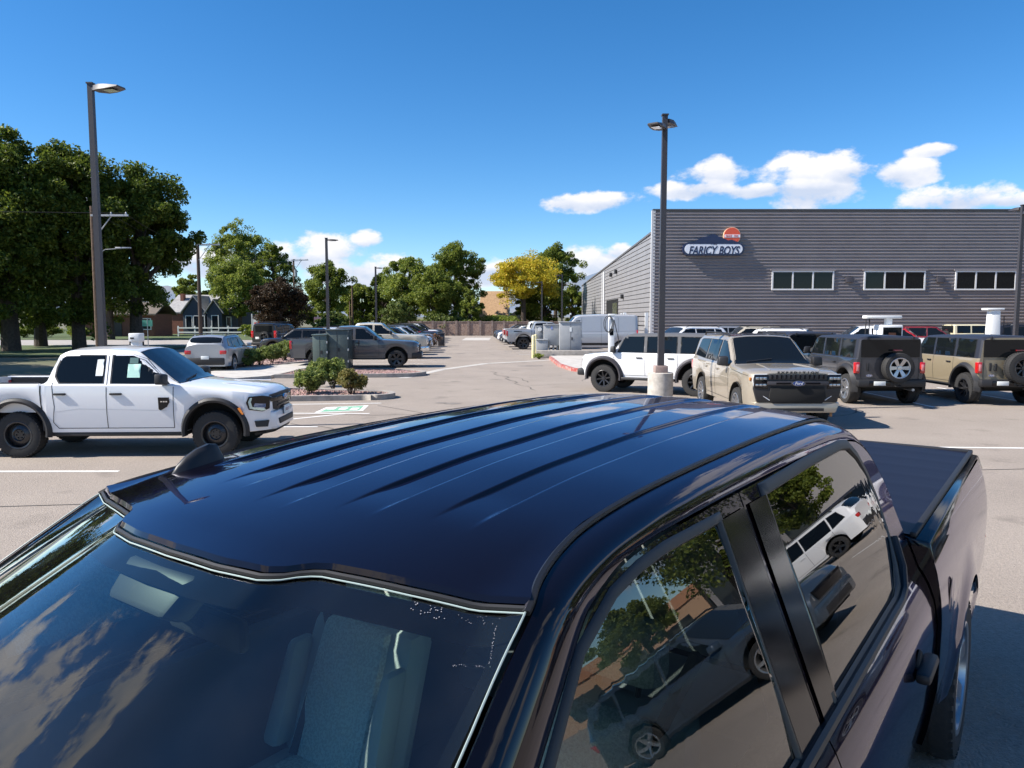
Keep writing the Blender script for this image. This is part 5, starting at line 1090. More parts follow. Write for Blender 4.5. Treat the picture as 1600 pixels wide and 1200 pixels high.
ex.part('black_roof', MB().grid(lambda u, v: (.16 - 2.2 * u, (2 * v - 1) * .62, ex.topZ(.16 - 2.2 * u, (2 * v - 1) * .62) + .006), 12, 6), M_GLOSSBLK, smooth=60)
ex.seam([(-.10, .48), (-.10, b)]); ex.seam([(1.02, .48), (1.05, b - .04)]); ex.seam([(-.96, .50), (1.02, .48)]); ex.seam([(-.96, .52), (-1.15, b - .3), (-1.17, b)]); ex.handle(.10, b - .13, P_GOLD); ex.handle(-.95, b - .13, P_GOLD); ex.mirror(.92, b + .10, M_BLACK, .28, .24)
ex.seam([(-2.3, 1.02), (0, .99), (1.1, .98)], .006, m=mat('gold_crease_glint', (.55, .50, .42), .3, coat=1))  # paler line paints the light caught by a crease along the flank
zf = lambda z: z if z <= .60 else .60 + (z - .60) * 1.30
def fq(pts): return [(y, zf(z)) for y, z in pts]
ex.face('nose_panel', fq([(-.84, .58), (.84, .58), (.92, .80), (.90, 1.03), (-.90, 1.03), (-.92, .80)]), x1 - .06, M_BLACK, .085, bevel=.02)
ex.face('upper_grille', fq(rect(-.60, .60, .955, 1.04)), x1 + .02, M_BLACK, .025, bevel=.006)
for k in range(12): ex.box('grille_mesh', x1 + .044, x1 + .05, -.56 + k * .098, -.53 + k * .098, zf(.965), zf(1.03), M_GLOSSBLK, 0)
ex.face('grille_bar', fq(rect(-.64, .64, .865, .925)), x1 + .02, M_POLE, .045, bevel=.012); ex.face('grille_bar_insert', fq(rect(-.46, -.16, .88, .91)), x1 + .064, M_GLOSSBLK, .006, mirror=True)
ex.face('lower_grille', fq([(-.52, .56), (.52, .56), (.60, .66), (.56, .84), (-.56, .84), (-.60, .66)]), x1 + .0, M_UNDER, .05, bevel=.01)
ex.oval(x1 + .062, zf(.895), .135, .022)
for sg in (1, -1):
    h = ex.face('headlight', fq([(sg * .62, .80), (sg * .91, .82), (sg * .90, 1.03), (sg * .62, 1.02)]), x1 - .02, M_GLOSSBLK, .055, bevel=.008)
    for z0, z1_ in ((.955, .995), (.85, .885)):
        for ya in (.66, .74, .82): ex.face('lamp_unit', fq([(sg * ya, z0), (sg * (ya + .065), z0), (sg * (ya + .065), z1_), (sg * ya, z1_)]), x1 + .034, M_LAMP, .01, h, .004)
    ex.part('light_strip', MB().tube([(x1 + .02, sg * .64, zf(1.04)), (x1 - .0, sg * .905, zf(1.035)), (x1 - .02, sg * .925, zf(.95)), (x1 - .0, sg * .90, zf(.78)), (x1 + .03, sg * .58, zf(.62))], .009, 6), mat('day_lamp', (.70, .72, .75), .2, coat=1), h)
    ex.box('side_marker', x1 - .18, x1 - .12, sg * .95 - .01, sg * .95 + .02, zf(.93), zf(.98), M_AMB, .004)
ex.part('front_bumper', MB().hexa([(x1 - .3, -.93, .36), (x1 + .06, -.80, .36), (x1 + .06, .80, .36), (x1 - .3, .93, .36), (x1 - .3, -.96, .60), (x1 + .03, -.90, .565), (x1 + .03, .90, .565), (x1 - .3, .96, .60)]), P_GOLD, bevel=.03)
ex.face('bumper_intake', rect(-.55, .55, .40, .46), x1 + .05, M_BLACK, .02)
for i, ch_ in enumerate('EXPEDITION'): text('hood_letter', ch_, .058, M_BLACK, ex.root, (x1 + .012, -.40 + i * .089, zf(1.03) + .045), (R(90), 0, R(90)), .004, sx=1.5, bold=.004)
ex.seam([(1.25, 1.19), (2.4, 1.12)], .005)
for sg in (1, -1): ex.part('hood_ridge', MB().tube([(1.3, sg * .42, ex.topZ(1.3, .42) + .0), (2.0, sg * .48, ex.topZ(2.0, .48) + .0), (2.5, sg * .52, ex.topZ(2.5, .52) - .005)], .018, 6), P_GOLD)
for sg in (1, -1): ex.part('roof_rail', MB().tube([(-2.2, sg * .70, H - .04), (-2.1, sg * .70, H + .04), (-.1, sg * .70, H + .04), (.05, sg * .70, H - .03)], .02, 6), M_BLACK)
ex.box('tail_lamp', x0 - .02, x0 + .12, .70, .97, .95, 1.2, M_RED, .03, True); ex.box('rear_bumper', x0 - .1, x0 + .2, -.9, .9, .42, .68, P_GOLD, .05)
for k, yy_ in enumerate((-.74, .70)): ex.box('tow_hook', x1 - .02, x1 + .03, yy_, yy_ + .05, .28, .36, mat('timber_block', (.30, .16, .07), .9), .01)
ex.part('wiper', MB().tube([(1.14, -.6, ex.topZ(1.14, .6) + .03), (1.06, .0, ex.topZ(1.06, 0) + .03)], .01, 5), M_BLACK)

# vehicles near the building
suv('white SUV roof showing over the white off-roader', hx(1070, 40), 41, 200, P_WHITE, 5.0, 1.0, 1.85, 1.15, 1.1, .38, group='SUVs before the grey building')
suv('pale blue white SUV behind the white off-roader', hx(1128, 46), 47, 180, P_SILVER, 5.0, 1.0, 1.82, 1.12, 1.08, .38, group='SUVs before the grey building')
suv('sand coloured SUV roof behind the facing SUV', hx(1172, 44), 45, 180, P_BEIGE, 5.0, 1.0, 1.80, 1.12, 1.08, .38, group='SUVs before the grey building')
suv('white SUV with black roof facing right before the building', hx(1262, 38), 38.5, -32, P_WHITE, 5.0, 1.0, 1.78, 1.08, 1.03, .38, 'spoke5', M_DALLOY, group='SUVs before the grey building')
suv('bright red SUV behind the charging station', hx(1425, 44), 45, -30, P_RED, 4.8, .98, 1.74, 1.05, 1.0, .37, 'spoke5', M_DALLOY, group='SUVs before the grey building')
suv('dark red SUV between bright red SUV and cream off-roader', hx(1470, 50), 51, -20, P_DRED, 4.8, .98, 1.76, 1.05, 1.0, .37, group='SUVs before the grey building')
pickup('white pickup behind the charging station', hx(1365, 36), 37, 170, P_WHITE, group='pickups near the building', H=1.93, belt=1.30, bedz=1.32, hood=1.2, w=1.0, Rw=.41, style='spoke6', rim_m=M_ALLOY, flares=False, L=(-2.95, 2.85), wb=(-1.75, 1.85), cabx=(-1.15, 1.10), roofx=(-.94, .35))
suv('black SUV at the right edge beyond the light pole', hx(1618, 46), 46, -10, P_BLACK, 5.0, 1.0, 1.9, 1.12, 1.06, .38, group='SUVs before the grey building')
# silver van
vn = Car('cargo_van', 'silver cargo van parked along the grey building side', 'van', hx(925, 51), 51, 184, None)
x0, x1, w, H, b = -2.9, 3.05, 1.02, 2.52, 1.30
vn.shape(x0, x1, [(x0, H - .10), (x0 + .15, H - .02), (-.5, H), (1.0, H - .05), (1.25, H - .16), (2.12, b + .12), (2.35, b + .02), (x1 - .1, b - .28), (x1, b - .42)], [(x0, b), (1.9, b - .02), (2.4, b - .14), (x1 - .1, b - .4), (x1, b - .55)], [(x0, w - .06), (x0 + .1, w), (x1 - .6, w), (x1 - .2, w - .10), (x1, w - .3)], .36, [(2.02, .44, .38), (-1.75, .44, .38)], .12, None, .05)
P_VAN = paint('van_silver', (.52, .52, .53), .3); vn.loft(P_VAN, None, 70); vn.wheels(.36, .24, 'spoke6', M_ALLOY)
vn.window([(.95, b + .05), (1.95, b + .02), (1.78, b + .2), (1.2, H - .42), (.95, H - .40)]); vn.topglass('windscreen', 2.14, 1.3, .84, .78)
for xx in (.85, -.45, -1.6): vn.seam([(xx, .46), (xx, H - .2)])
vn.side('side_moulding', [(-2.6, .66), (1.4, .66), (1.4, .50), (-2.6, .50)], M_BLACK, .006); vn.seam([(-2.8, 1.42), (.8, 1.40)], .008, m=mat('van_rail', (.3, .3, .31), .4)); vn.handle(1.0, b - .12, M_BLACK); vn.mirror(1.95, b + .22, M_BLACK, .24, .34)
vn.box('rear_bumper', x0 - .1, x0 + .1, -.9, .9, .42, .58, M_BLACK, .03); vn.box('tail_lamp', x0 - .015, x0 + .06, .88, 1.0, .95, 1.5, M_RED, .02, True); vn.box('front_bumper', x1 - .3, x1 + .08, -.8, .8, .36, .66, M_BLACK, .05); vn.box('grille', x1 - .1, x1 + .03, -.55, .55, .72, .92, M_BLACK, .03); vn.box('headlight', x1 - .28, x1 + .0, .58, .84, .72, .98, M_LAMP, .03, True)
for t in (.15, .85): vn.box('roof_beacon', x0 + t * 5 - .05, x0 + t * 5 + .05, -.75, -.65, H - .03, H + .10, M_WHITEP, .01)

# left side of the aisle
BIGP = dict(H=1.93, belt=1.30, bedz=1.33, hood=1.20, w=1.0, Rw=.41, style='spoke6', L=(-3.0, 2.88), wb=(-1.78, 1.87), cabx=(-1.12, 1.12), roofx=(-.92, .38), flares=False, zbot=.46)
def fullfront(c, m, x1=2.88, grille=M_BLACK, bump=M_BLACK, z=1.2):
    c.face('grille', [(-.66, z - .50), (.66, z - .50), (.72, z - .16), (-.72, z - .16)], x1 - .05, grille, .10, bevel=.02)
    for k in range(2): c.face('grille_bar', rect(-.62, .62, z - .28 - k * .12, z - .23 - k * .12), x1 + .05, M_CHROME if grille is M_CHROME else M_GLOSSBLK, .02, bevel=.008)
    for sg in (1, -1): c.part('headlight', MB().hexa([(x1 - .28, sg * .90, z - .45), (x1 + .03, sg * .70, z - .45), (x1 - .05, sg * .64, z - .45), (x1 - .35, sg * .80, z - .45), (x1 - .30, sg * .92, z - .15), (x1 + .0, sg * .74, z - .15), (x1 - .05, sg * .64, z - .15), (x1 - .36, sg * .80, z - .15)]), M_LAMP, bevel=.015)
    c.part('front_bumper', MB().hexa([(x1 - .3, -.96, .46), (x1 + .14, -.78, .46), (x1 + .14, .78, .46), (x1 - .3, .96, .46), (x1 - .3, -.97, .70), (x1 + .12, -.80, .70), (x1 + .12, .80, .70), (x1 - .3, .97, .70)]), bump, bevel=.03)
    c.box('licence_plate', x1 + .13, x1 + .15, -.16, .16, .52, .66, M_PAPER, .003); c.oval(x1 + .065, z - .30, .13, .02)
gx, gy = hx(650, 34.9), 35.6
c = pickup('dark grey pickup behind the green utility cabinets', gx - 2.9, gy + .5, 3.6, P_GREY, style='spoke6', rim_m=M_DALLOY, name='grey_pickup', **{k: v for k, v in BIGP.items() if k != 'style'}); fullfront(c, P_GREY)
c = pickup('beige heavy pickup beyond the dark grey one', hx(668, 43) - 3.0, 43.6, 3.6, P_BEIGE, style='spoke6', rim_m=M_ALLOY, name='beige_pickup', **{k: v for k, v in dict(BIGP, H=2.02, belt=1.38, hood=1.30, bedz=1.40, zbot=.52, Rw=.43).items() if k != 'style'}); fullfront(c, P_BEIGE, 2.88, M_CHROME, M_CHROME, 1.30)
c = pickup('white pickup in the row behind the beige pickup', hx(598, 55) - 1.0, 55, 92, P_WHITE, style='spoke6', rim_m=M_ALLOY, name='white_far_pickup', **{k: v for k, v in BIGP.items() if k != 'style'})
rowcols = [(P_BLUE, 'blue grey'), (P_BLACK, 'black'), (P_WHITE, 'white'), (P_NAVY, 'navy'), (P_SILVER, 'silver'), (P_BLACK, 'glossy black'), (P_RED, 'red'), (P_DKGREY, 'charcoal'), (P_DRED, 'dark red'), (P_BLACK, 'black tinted'), (P_WHITE, 'bright white'), (P_GREY, 'grey'), (P_WHITE, 'far white')]
ordn = ['third', 'fourth', 'fifth', 'sixth', 'seventh', 'eighth', 'ninth', 'tenth', 'eleventh', 'twelfth', 'thirteenth', 'fourteenth', 'fifteenth']
for k, (pm, cn) in enumerate(rowcols):
    y = 47.6 + 3.15 * k; x = -4.35 - .064 * (y - 35) - 2.5; kind = ('sloped' if k % 3 else 'sedan')
    suv('%s car, %s vehicle along the left side of the aisle' % (cn, ordn[k]), x + RNG.uniform(-.3, .2), y, 3.6 + RNG.uniform(-1, 1), pm, 4.75, .94, 1.66 if kind == 'sloped' else 1.45, 1.0 if kind == 'sloped' else .92, .98 if kind == 'sloped' else .88, .345, 'spoke5', M_ALLOY, None, 'cars along the left side of the aisle', rear=kind, rails=kind == 'sloped', name='parked_car', cat='car')
for k, (pm, cn) in enumerate(((P_BLACK, 'black'), (P_WHITE, 'white'), (P_NAVY, 'navy'), (P_SILVER, 'silver'), (P_WHITE, 'plain white'))):
    y = 50 + 3.4 * k; suv('%s car in the second row behind the aisle row' % cn, -12.6 - .064 * (y - 35) - (k == 0) * .5, y, 183.6, pm, 4.75, .94, 1.62, .98, .95, .345, group='cars in the second row', name='parked_car', cat='car')
# silver SUV and the dark off-roader by the hedge
suv('silver white SUV seen from behind next to the hedge', hx(318, 32.0), 34.0, 94, P_SILVER, 4.6, .92, 1.60, 1.02, .98, .35, group='cars by the hedge', name='silver_suv', rails=True)
lr = Car('dark_off_roader', 'black off-roader with red lamps and covered spare wheel by the hedge', 'off-roader', hx(423, 52), 54, 78, None)
x0, x1, w, H, b = -2.2, 2.2, .93, 1.92, 1.22
lr.shape(x0, x1, [(x0, H - .05), (x0 + .1, H), (-.6, H), (.35, H - .06), (.95, b + .05), (1.1, b), (x1, b - .12)], [(x0, b), (1.0, b - .02), (x1, b - .2)], [(x0, w - .05), (x0 + .1, w), (x1 - .3, w), (x1, w - .15)], .42, [(1.4, .46, .40), (-1.25, .46, .40)], .14, None, .03)
lr.loft(P_BLACK, None, 60); lr.wheels(.38, .25, 'spoke5', M_DALLOY); zt = H - .12
lr.window([(-.1, b + .05), (.8, b + .04), (.45, zt), (-.1, zt)]); lr.window([(-1.0, b + .05), (-.2, b + .05), (-.2, zt), (-1.0, zt)]); lr.window([(-2.0, b + .05), (-1.1, b + .05), (-1.1, zt), (-2.0, zt)]); lr.topglass('windscreen', .96, .42, .76, .68)
lr.box('tail_lamp', x0 - .02, x0 + .1, .76, .95, .95, 1.42, M_RED, .02, True); lr.face('rear_glass', rect(-.62, .62, b + .1, H - .16), x0 - .002, M_GLASSD, -.01); lr.box('rear_bumper', x0 - .12, x0 + .1, -.9, .9, .45, .65, M_BLACK, .04); lr.box('licence_plate', x0 - .02, x0 - .004, .3, .62, .85, 1.0, M_PAPER, .003)
t, r, d = wheel_meshes(.37, .24, 'spoke5'); o = bpy.data.objects.new('spare_wheel', t); COL.objects.link(o); o.parent = lr.root; o.location = (x0 - .16, -.15, 1.0); o.rotation_euler = (0, 0, R(90)); lr.rim(o, r, d, M_DALLOY)
for sg in (1, -1): lr.part('roof_rail', MB().tube([(-1.9, sg * .72, H + .08), (.1, sg * .72, H + .08)], .02, 6), M_BLACK)
for k in range(5): lr.part('roof_bar', MB().tube([(-1.8 + k * .42, -.72, H + .08), (-1.8 + k * .42, .72, H + .08)], .016, 6), M_BLACK)
# right side of the aisle
rp = dict(style='offroad', rim_m=M_DALLOY, **{k: v for k, v in dict(BIGP, H=2.02, belt=1.38, hood=1.28, bedz=1.42, zbot=.56, Rw=.45, flares=True).items() if k not in ('style',)})
c = pickup('grey wide body off-road pickup by the grey meter cabinets', hx(788, 55) + 3.1, 56.2, 3.6, P_SILVER, name='off_road_pickup', **rp)
c.side('graphic', [(-2.5, 1.28), (-1.9, 1.28), (-1.86, 1.36), (-2.44, 1.36)], M_DALLOY, .004)
pickup('white pickup behind the grey off-road pickup', hx(786, 60) + 3.0, 60.2, 3.6, P_WHITE, name='white_aisle_pickup', **rp)
for k, (pm, cn) in enumerate(((P_DKGREY, 'charcoal'), (P_WHITE, 'white'), (P_NAVY, 'navy'), (P_BLACK, 'black'))):
    y = 66 + 4.2 * k; x = -.05 - .064 * (y - 55) + 2.0
    suv('%s car far along the right side of the aisle' % cn, x, y, 183.6, pm, 4.7, .94, 1.55, 1.0, .96, .345, group='cars along the right side of the aisle', name='parked_car', cat='car')
# cars that only show in the near truck's side glass
suv('dark blue SUV shown in the front door window', 10.8, 6.0, 150, P_BLUE, 4.8, .97, 1.72, 1.06, 1.0, .38, 'spoke5', M_ALLOY, group='cars shown in the side glass', name='parked_suv')
suv('white SUV with black roof shown in the front door window', 21.5, 15.2, -35, P_WHITE, 4.9, .98, 1.72, 1.06, 1.0, .38, 'spoke5', M_DALLOY, group='cars shown in the side glass', name='parked_suv')
suv('white SUV before the showroom shown in the rear door window', 25.0, 20.5, 130, P_WHITE, 4.9, .98, 1.72, 1.06, 1.0, .38, group='cars shown in the side glass', name='parked_suv')
suv('black SUV before the showroom shown in the rear door window', 28.0, 23.5, 130, P_BLACK, 4.9, .98, 1.75, 1.06, 1.0, .38, group='cars shown in the side glass', name='parked_suv')
# ------------------------------------------------------------------ the near pickup that fills the lower half
TA = 0.628                                              # its tail points 36 degrees right of the view
tx = Vector((-math.sin(TA), -math.cos(TA), 0)); ty = Vector((math.cos(TA), -math.sin(TA), 0))
T_O = -(tx * .99 + ty * 1.381)
trk = empty('near_pickup', (T_O.x, T_O.y, 0), math.atan2(tx.y, tx.x), 'glossy dark purple black crew cab pickup with ribbed roof and bed cover', 'pickup')
M_TP = mat('aubergine_paint', (.006, .0035, .0045), .16, metal=.42, coat=.85, spec=.05)
M_TP.node_tree.nodes['Principled BSDF'].inputs['Specular Tint'].default_value = (.31, .29, .88, 1)
M_TRIM = mat('window_rubber', (.012, .012, .013), .45)
M_WS = glass_mat('windscreen_glass', (.82, 1.0, .93), gain=2.3, dust=.006); M_SG = glass_mat('privacy_glass', (.16, .18, .19), ior=1.5); M_FG = glass_mat('door_glass', (.44, .51, .49), ior=1.5, gain=1.9)
def tp(name, mb, m, parent=None, **k): return mb.build(name, m, parent or trk, **k)
def interp(x, pts): return float(np.interp(x, [p[0] for p in pts], [p[1] for p in pts]))
ZC = [(-2.62, 1.62), (-2.52, 1.80), (-2.40, 1.93), (-2.25, 1.995), (-2.05, 2.03), (-1.9, 2.042), (-1.5, 2.05), (-1.0, 2.045), (-.5, 2.02), (-.2, 1.992), (0, 1.964), (.12, 1.944), (.22, 1.924)]
ZE = [(-2.62, 1.58), (-2.52, 1.76), (-2.40, 1.89), (-2.25, 1.955), (-2.05, 1.985), (-1.9, 1.992), (-1.5, 1.995), (-.93, 1.990), (-.55, 1.980), (-.30, 1.962), (-.16, 1.945), (0, 1.912), (.12, 1.89), (.22, 1.87)]
zc_s, ze_s = smooth_fn(ZC, .09), smooth_fn(ZE, .09)
YD = .62
def header_x(y):
    a = abs(y)
    return interp(a, [(0, .205), (.15, .200), (.255, .180), (.285, .160), (.31, .130), (.335, .112), (.37, .103), (.5, .065), (.62, .025), (.72, -.01)])
GRO = (-.42, -.21, 0, .21, .42)
def sstep(a, b, x): t = min(1, max(0, (x - a) / (b - a))); return t * t * (3 - 2 * t)
def roof_z(x, y):
    z = ze_s(x) + (zc_s(x) - ze_s(x)) * (1 - min(1, abs(y) / YD) ** 2.4)
    for g in GRO:
        d = abs(y - g)
        if d < .07:
            st = -.03 - .10 * (abs(g) / .42); act = sstep(st + .02, st - .20, x) * sstep(-2.22, -2.08, x)
            z -= .0085 * act * sstep(.0505, .0405, d)
    return z
ys = sorted(set([round(v, 4) for v in np.linspace(-YD, YD, 45)] + [round(g + s * d, 4) for g in GRO for s in (-1, 1) for d in (.030, .0385, .041, .0435, .046, .0485, .051, .057)]))
NX = 96
mb = MB()
def roof_pt(u, y):
    xe = header_x(.70) + (-2.52 - header_x(.70)) * u; y *= interp(xe, [(-.32, .62), (-.16, .645), (-.05, .677), (.0, .70), (.2, .715)]) / YD
    xh = header_x(y); x = xh + (-2.52 - xh) * u; return (x, y, roof_z(x, y))
us = [(i / NX) ** 1.15 for i in range(NX + 1)]
vs = [roof_pt(u, y) for u in us for y in ys]; n = len(ys)
lip = [(x + .005, y, z - .010) for (x, y, z) in vs[:n]]          # rolled front edge
fs = [(i * n + j, (i + 1) * n + j, (i + 1) * n + j + 1, i * n + j + 1) for i in range(NX) for j in range(n - 1)]
mb.add(vs, fs); o_ = len(mb.v); mb.v += lip; mb.f += [(j, j + 1, o_ + j + 1, o_ + j) for j in range(n - 1)]
tp('roof', mb, M_TP, smooth=50)
mb = MB(); mb.grid(lambda u, v: (header_x((2 * v - 1) * .58) - .06 + (-2.2 - .1) * u, (2 * v - 1) * .58, roof_z(.04 - 2.26 * u, 0) - .06 - .035 * (2 * v - 1) ** 2), 12, 8); tp('headliner', mb, mat('headliner', (.40, .39, .37), .9), smooth=60)
for g in (1, -1):
    mb = MB(); mb.tube([(header_x(y) + .011, y, roof_z(header_x(y), y) - .016) for y in np.linspace(0, g * .70, 40)], .0055, 6); tp('header_seal', mb, M_TRIM)
    mb = MB(); mb.tube([(header_x(y) + .020, y, roof_z(header_x(y), y) - .0205) for y in np.linspace(0, g * .70, 40)], .0016, 6); tp('glass_edge_glint', mb, mat('glass_edge_glint', (.34, .42, .40), .35))  # second tube: pale tone paints the sunlit gleam of the glass edge
def yside(z): return .70 + (1.91 - z) * .40 if z > 1.32 else interp(z, [(.40, .90), (.5, .955), (.75, 1.005), (.9, 1.025), (1.05, 1.025), (1.2, 1.0), (1.28, .965), (1.32, .936)])
DP = [(-2.53, .60, 1.72), (-2.46, .615, 1.815), (-2.32, .62, 1.92), (-2.1, .62, 1.975), (-1.5, .62, 1.99), (-.93, .62, 1.985), (-.55, .62, 1.975), (-.30, .625, 1.957), (-.16, .645, 1.938), (-.05, .675, 1.918), (.0, .70, 1.902), (.10, .715, 1.845), (.24, .745, 1.757), (.60, .80, 1.525), (1.0, .86, 1.265)]
SPH = [(-2.525, 1.60), (-2.505, 1.71), (-2.42, 1.83), (-2.22, 1.895), (-1.5, 1.910), (-.93, 1.912), (-.55, 1.910), (-.38, 1.903), (-.28, 1.892), (-.18, 1.865), (-.12, 1.838), (-.02, 1.775), (.10, 1.70), (.45, 1.475), (.76, 1.275)]
def resample(path, n):
    P = np.array(path); d = np.concatenate([[0], np.cumsum(np.linalg.norm(np.diff(P, axis=0), axis=1))]); idx = np.linspace(0, len(path) - 1, n)
    return [tuple(np.interp(t, range(len(path)), P[:, k]) for k in range(P.shape[1])) for t in idx]
def smooth_path(path, it=2):
    P = [np.array(p) for p in path]
    for _ in range(it):
        Q = [P[0]]
        for a, b in zip(P, P[1:]): Q += [a * .75 + b * .25, a * .25 + b * .75]
        P = Q + [P[-1]]
    return P
Dp = smooth_path(DP, 2); Sp = [np.array((p[0], yside(p[1]), p[1])) for p in smooth_path(SPH, 2)]
for g in (1, -1):
    mb = MB(); rows = []
    for a, b in zip(Dp, Sp):
        A = np.array(a) + (0, .010, -.004); Bq = np.array(b); mid = (A + Bq) / 2 + np.array([0, .030, .020]); row = [A + (0, -.008, -.012)]
        for t in np.linspace(0, 1, 9): row.append(A * (1 - t) ** 2 + 2 * mid * t * (1 - t) + Bq * t * t)
        row.append(Bq + (0, -.02, -.004)); rows.append([(p[0], g * p[1], p[2]) for p in row])
    k = len(rows[0]); mb.add([p for r_ in rows for p in r_], [(i * k + j, (i + 1) * k + j, (i + 1) * k + j + 1, i * k + j + 1) for i in range(len(rows) - 1) for j in range(k - 1)])
    tp('cant_rail', mb, M_TP, smooth=45)
    mb = MB(); mb.tube([(p[0], g * (p[1] + .001), p[2] + .001) for p in Dp if p[0] < .02], .0075, 6); tp('roof_ditch_moulding', mb, M_TRIM)
    mb = MB(); mb.tube([(p[0] + .010, g * (p[1] + .002), p[2] - .002) for p in Dp if p[0] > -.01], .0020, 6); tp('pillar_seal', mb, mat('pillar_edge', (.26, .32, .31), .4))
# windscreen
def ws(s, t):
    y0 = .695 * s; top = np.array((header_x(y0) + .020, y0, roof_z(header_x(y0), y0) - .026)) if abs(s) < .999 else np.array((.008, .695 * s, 1.898))
    bot = np.array((1.0 + .20 * (1 - s * s), .86 * s, 1.262)); p = top * (1 - t) + bot * t
    return p + np.array((.5, 0, .86)) * .045 * math.sin(math.pi * t) * (1 - .8 * s ** 4)
mb = MB(); mb.grid(lambda u, v: tuple(ws(2 * u - 1, v)), 48, 24); wsg = tp('windscreen', mb, M_WS, smooth=80)
mb = MB(); mb.grid(lambda u, v: tuple(ws((2 * u - 1), .05 * v) + np.array((-.003, 0, -.006))), 40, 4); tp('frit_band', mb, mat('frit', (.004, .004, .005), .95, spec=.05), wsg, smooth=80)
for g in (1, -1):
    mb = MB(); mb.grid(lambda u, v: tuple(ws(g * (1 - .03 * v), u) + np.array((-.003, 0, -.006))), 24, 3); tp('frit_band', mb, MATS['frit'], wsg, smooth=80)
rs_ = random.Random(4)                                  # flecks left by a peeled sticker
fl = MB()
def fleck(s, t, r=.0006):
    p = Vector(ws(s, t)) + Vector((.001, 0, .0018)); a = [p + Vector((r * math.cos(q) * rs_.uniform(.6, 1.6), r * math.sin(q) * rs_.uniform(.6, 1.6), -r * math.cos(q) * .6)) for q in (0, 1.6, 3.1, 4.7)]; fl.poly(a)
for k in range(80):
    q = rs_.random()
    if q < .35: (lambda q: fleck(.955 + .03 * q + rs_.uniform(-.002, .002), .02 + .066 * q))(rs_.random())
    elif q < .55: (lambda q: fleck(.91 + .075 * q, .088 - .003 * q + rs_.uniform(-.002, .002)))(rs_.random())
    elif q < .75: fleck(.86 + .10 * rs_.random(), .004 + .014 * rs_.random())
    else: fleck(.74 + .10 * rs_.random(), .004 + .02 * rs_.random(), .0009)
f_ = tp('sticker_residue', fl, mat('residue', (.25, .25, .28), .8), wsg, smooth=0); f_['kind'] = 'stuff'
# door frames, glass and lower body on each side
FW = [(-.775, 1.335), (-.785, 1.70), (-.79, 1.866), (-.49, 1.869), (-.36, 1.862), (-.24, 1.845), (-.09, 1.795), (.067, 1.69), (.40, 1.475), (.60, 1.335)]
RW = [(-1.125, 1.335), (-1.135, 1.6), (-1.15, 1.867), (-1.6, 1.872), (-2.06, 1.868), (-2.16, 1.855), (-2.225, 1.81), (-2.262, 1.74), (-2.268, 1.65), (-2.235, 1.49), (-2.19, 1.41), (-2.13, 1.36), (-2.05, 1.336)]
def dens2(pts, step=.03):
    out = []
    for i in range(len(pts)):
        a, b = Vector(pts[i]), Vector(pts[(i + 1) % len(pts)]); k = max(1, int((b - a).length / step)); out += [tuple(a.lerp(b, t / k)) for t in range(k)]
    return out
def holed(name, outer, holes, m, g, off=0.0, parent=None):
    bm = bmesh.new(); ed = []
    for loop in [outer] + holes:
        q = [bm.verts.new((x, 0, z)) for x, z in dens2(loop)]; ed += [bm.edges.new((q[i], q[(i + 1) % len(q)])) for i in range(len(q))]
    bmesh.ops.triangle_fill(bm, use_beauty=True, use_dissolve=False, edges=ed)
    for v in bm.verts: v.co.y = g * (yside(v.co.z) + off)
    bmesh.ops.recalc_face_normals(bm, faces=bm.faces)
    me = bpy.data.meshes.new(name); bm.to_mesh(me); bm.free(); me.materials.append(m); me.shade_smooth()
    o = bpy.data.objects.new(name, me); COL.objects.link(o); o.parent = parent or trk; return o
def grow2(pts, d):
    area = sum(pts[i][0] * pts[(i + 1) % len(pts)][1] - pts[(i + 1) % len(pts)][0] * pts[i][1] for i in range(len(pts)))
    return inset(pts, -d)
Sx = [(float(p[0]), float(p[2])) for p in Sp]
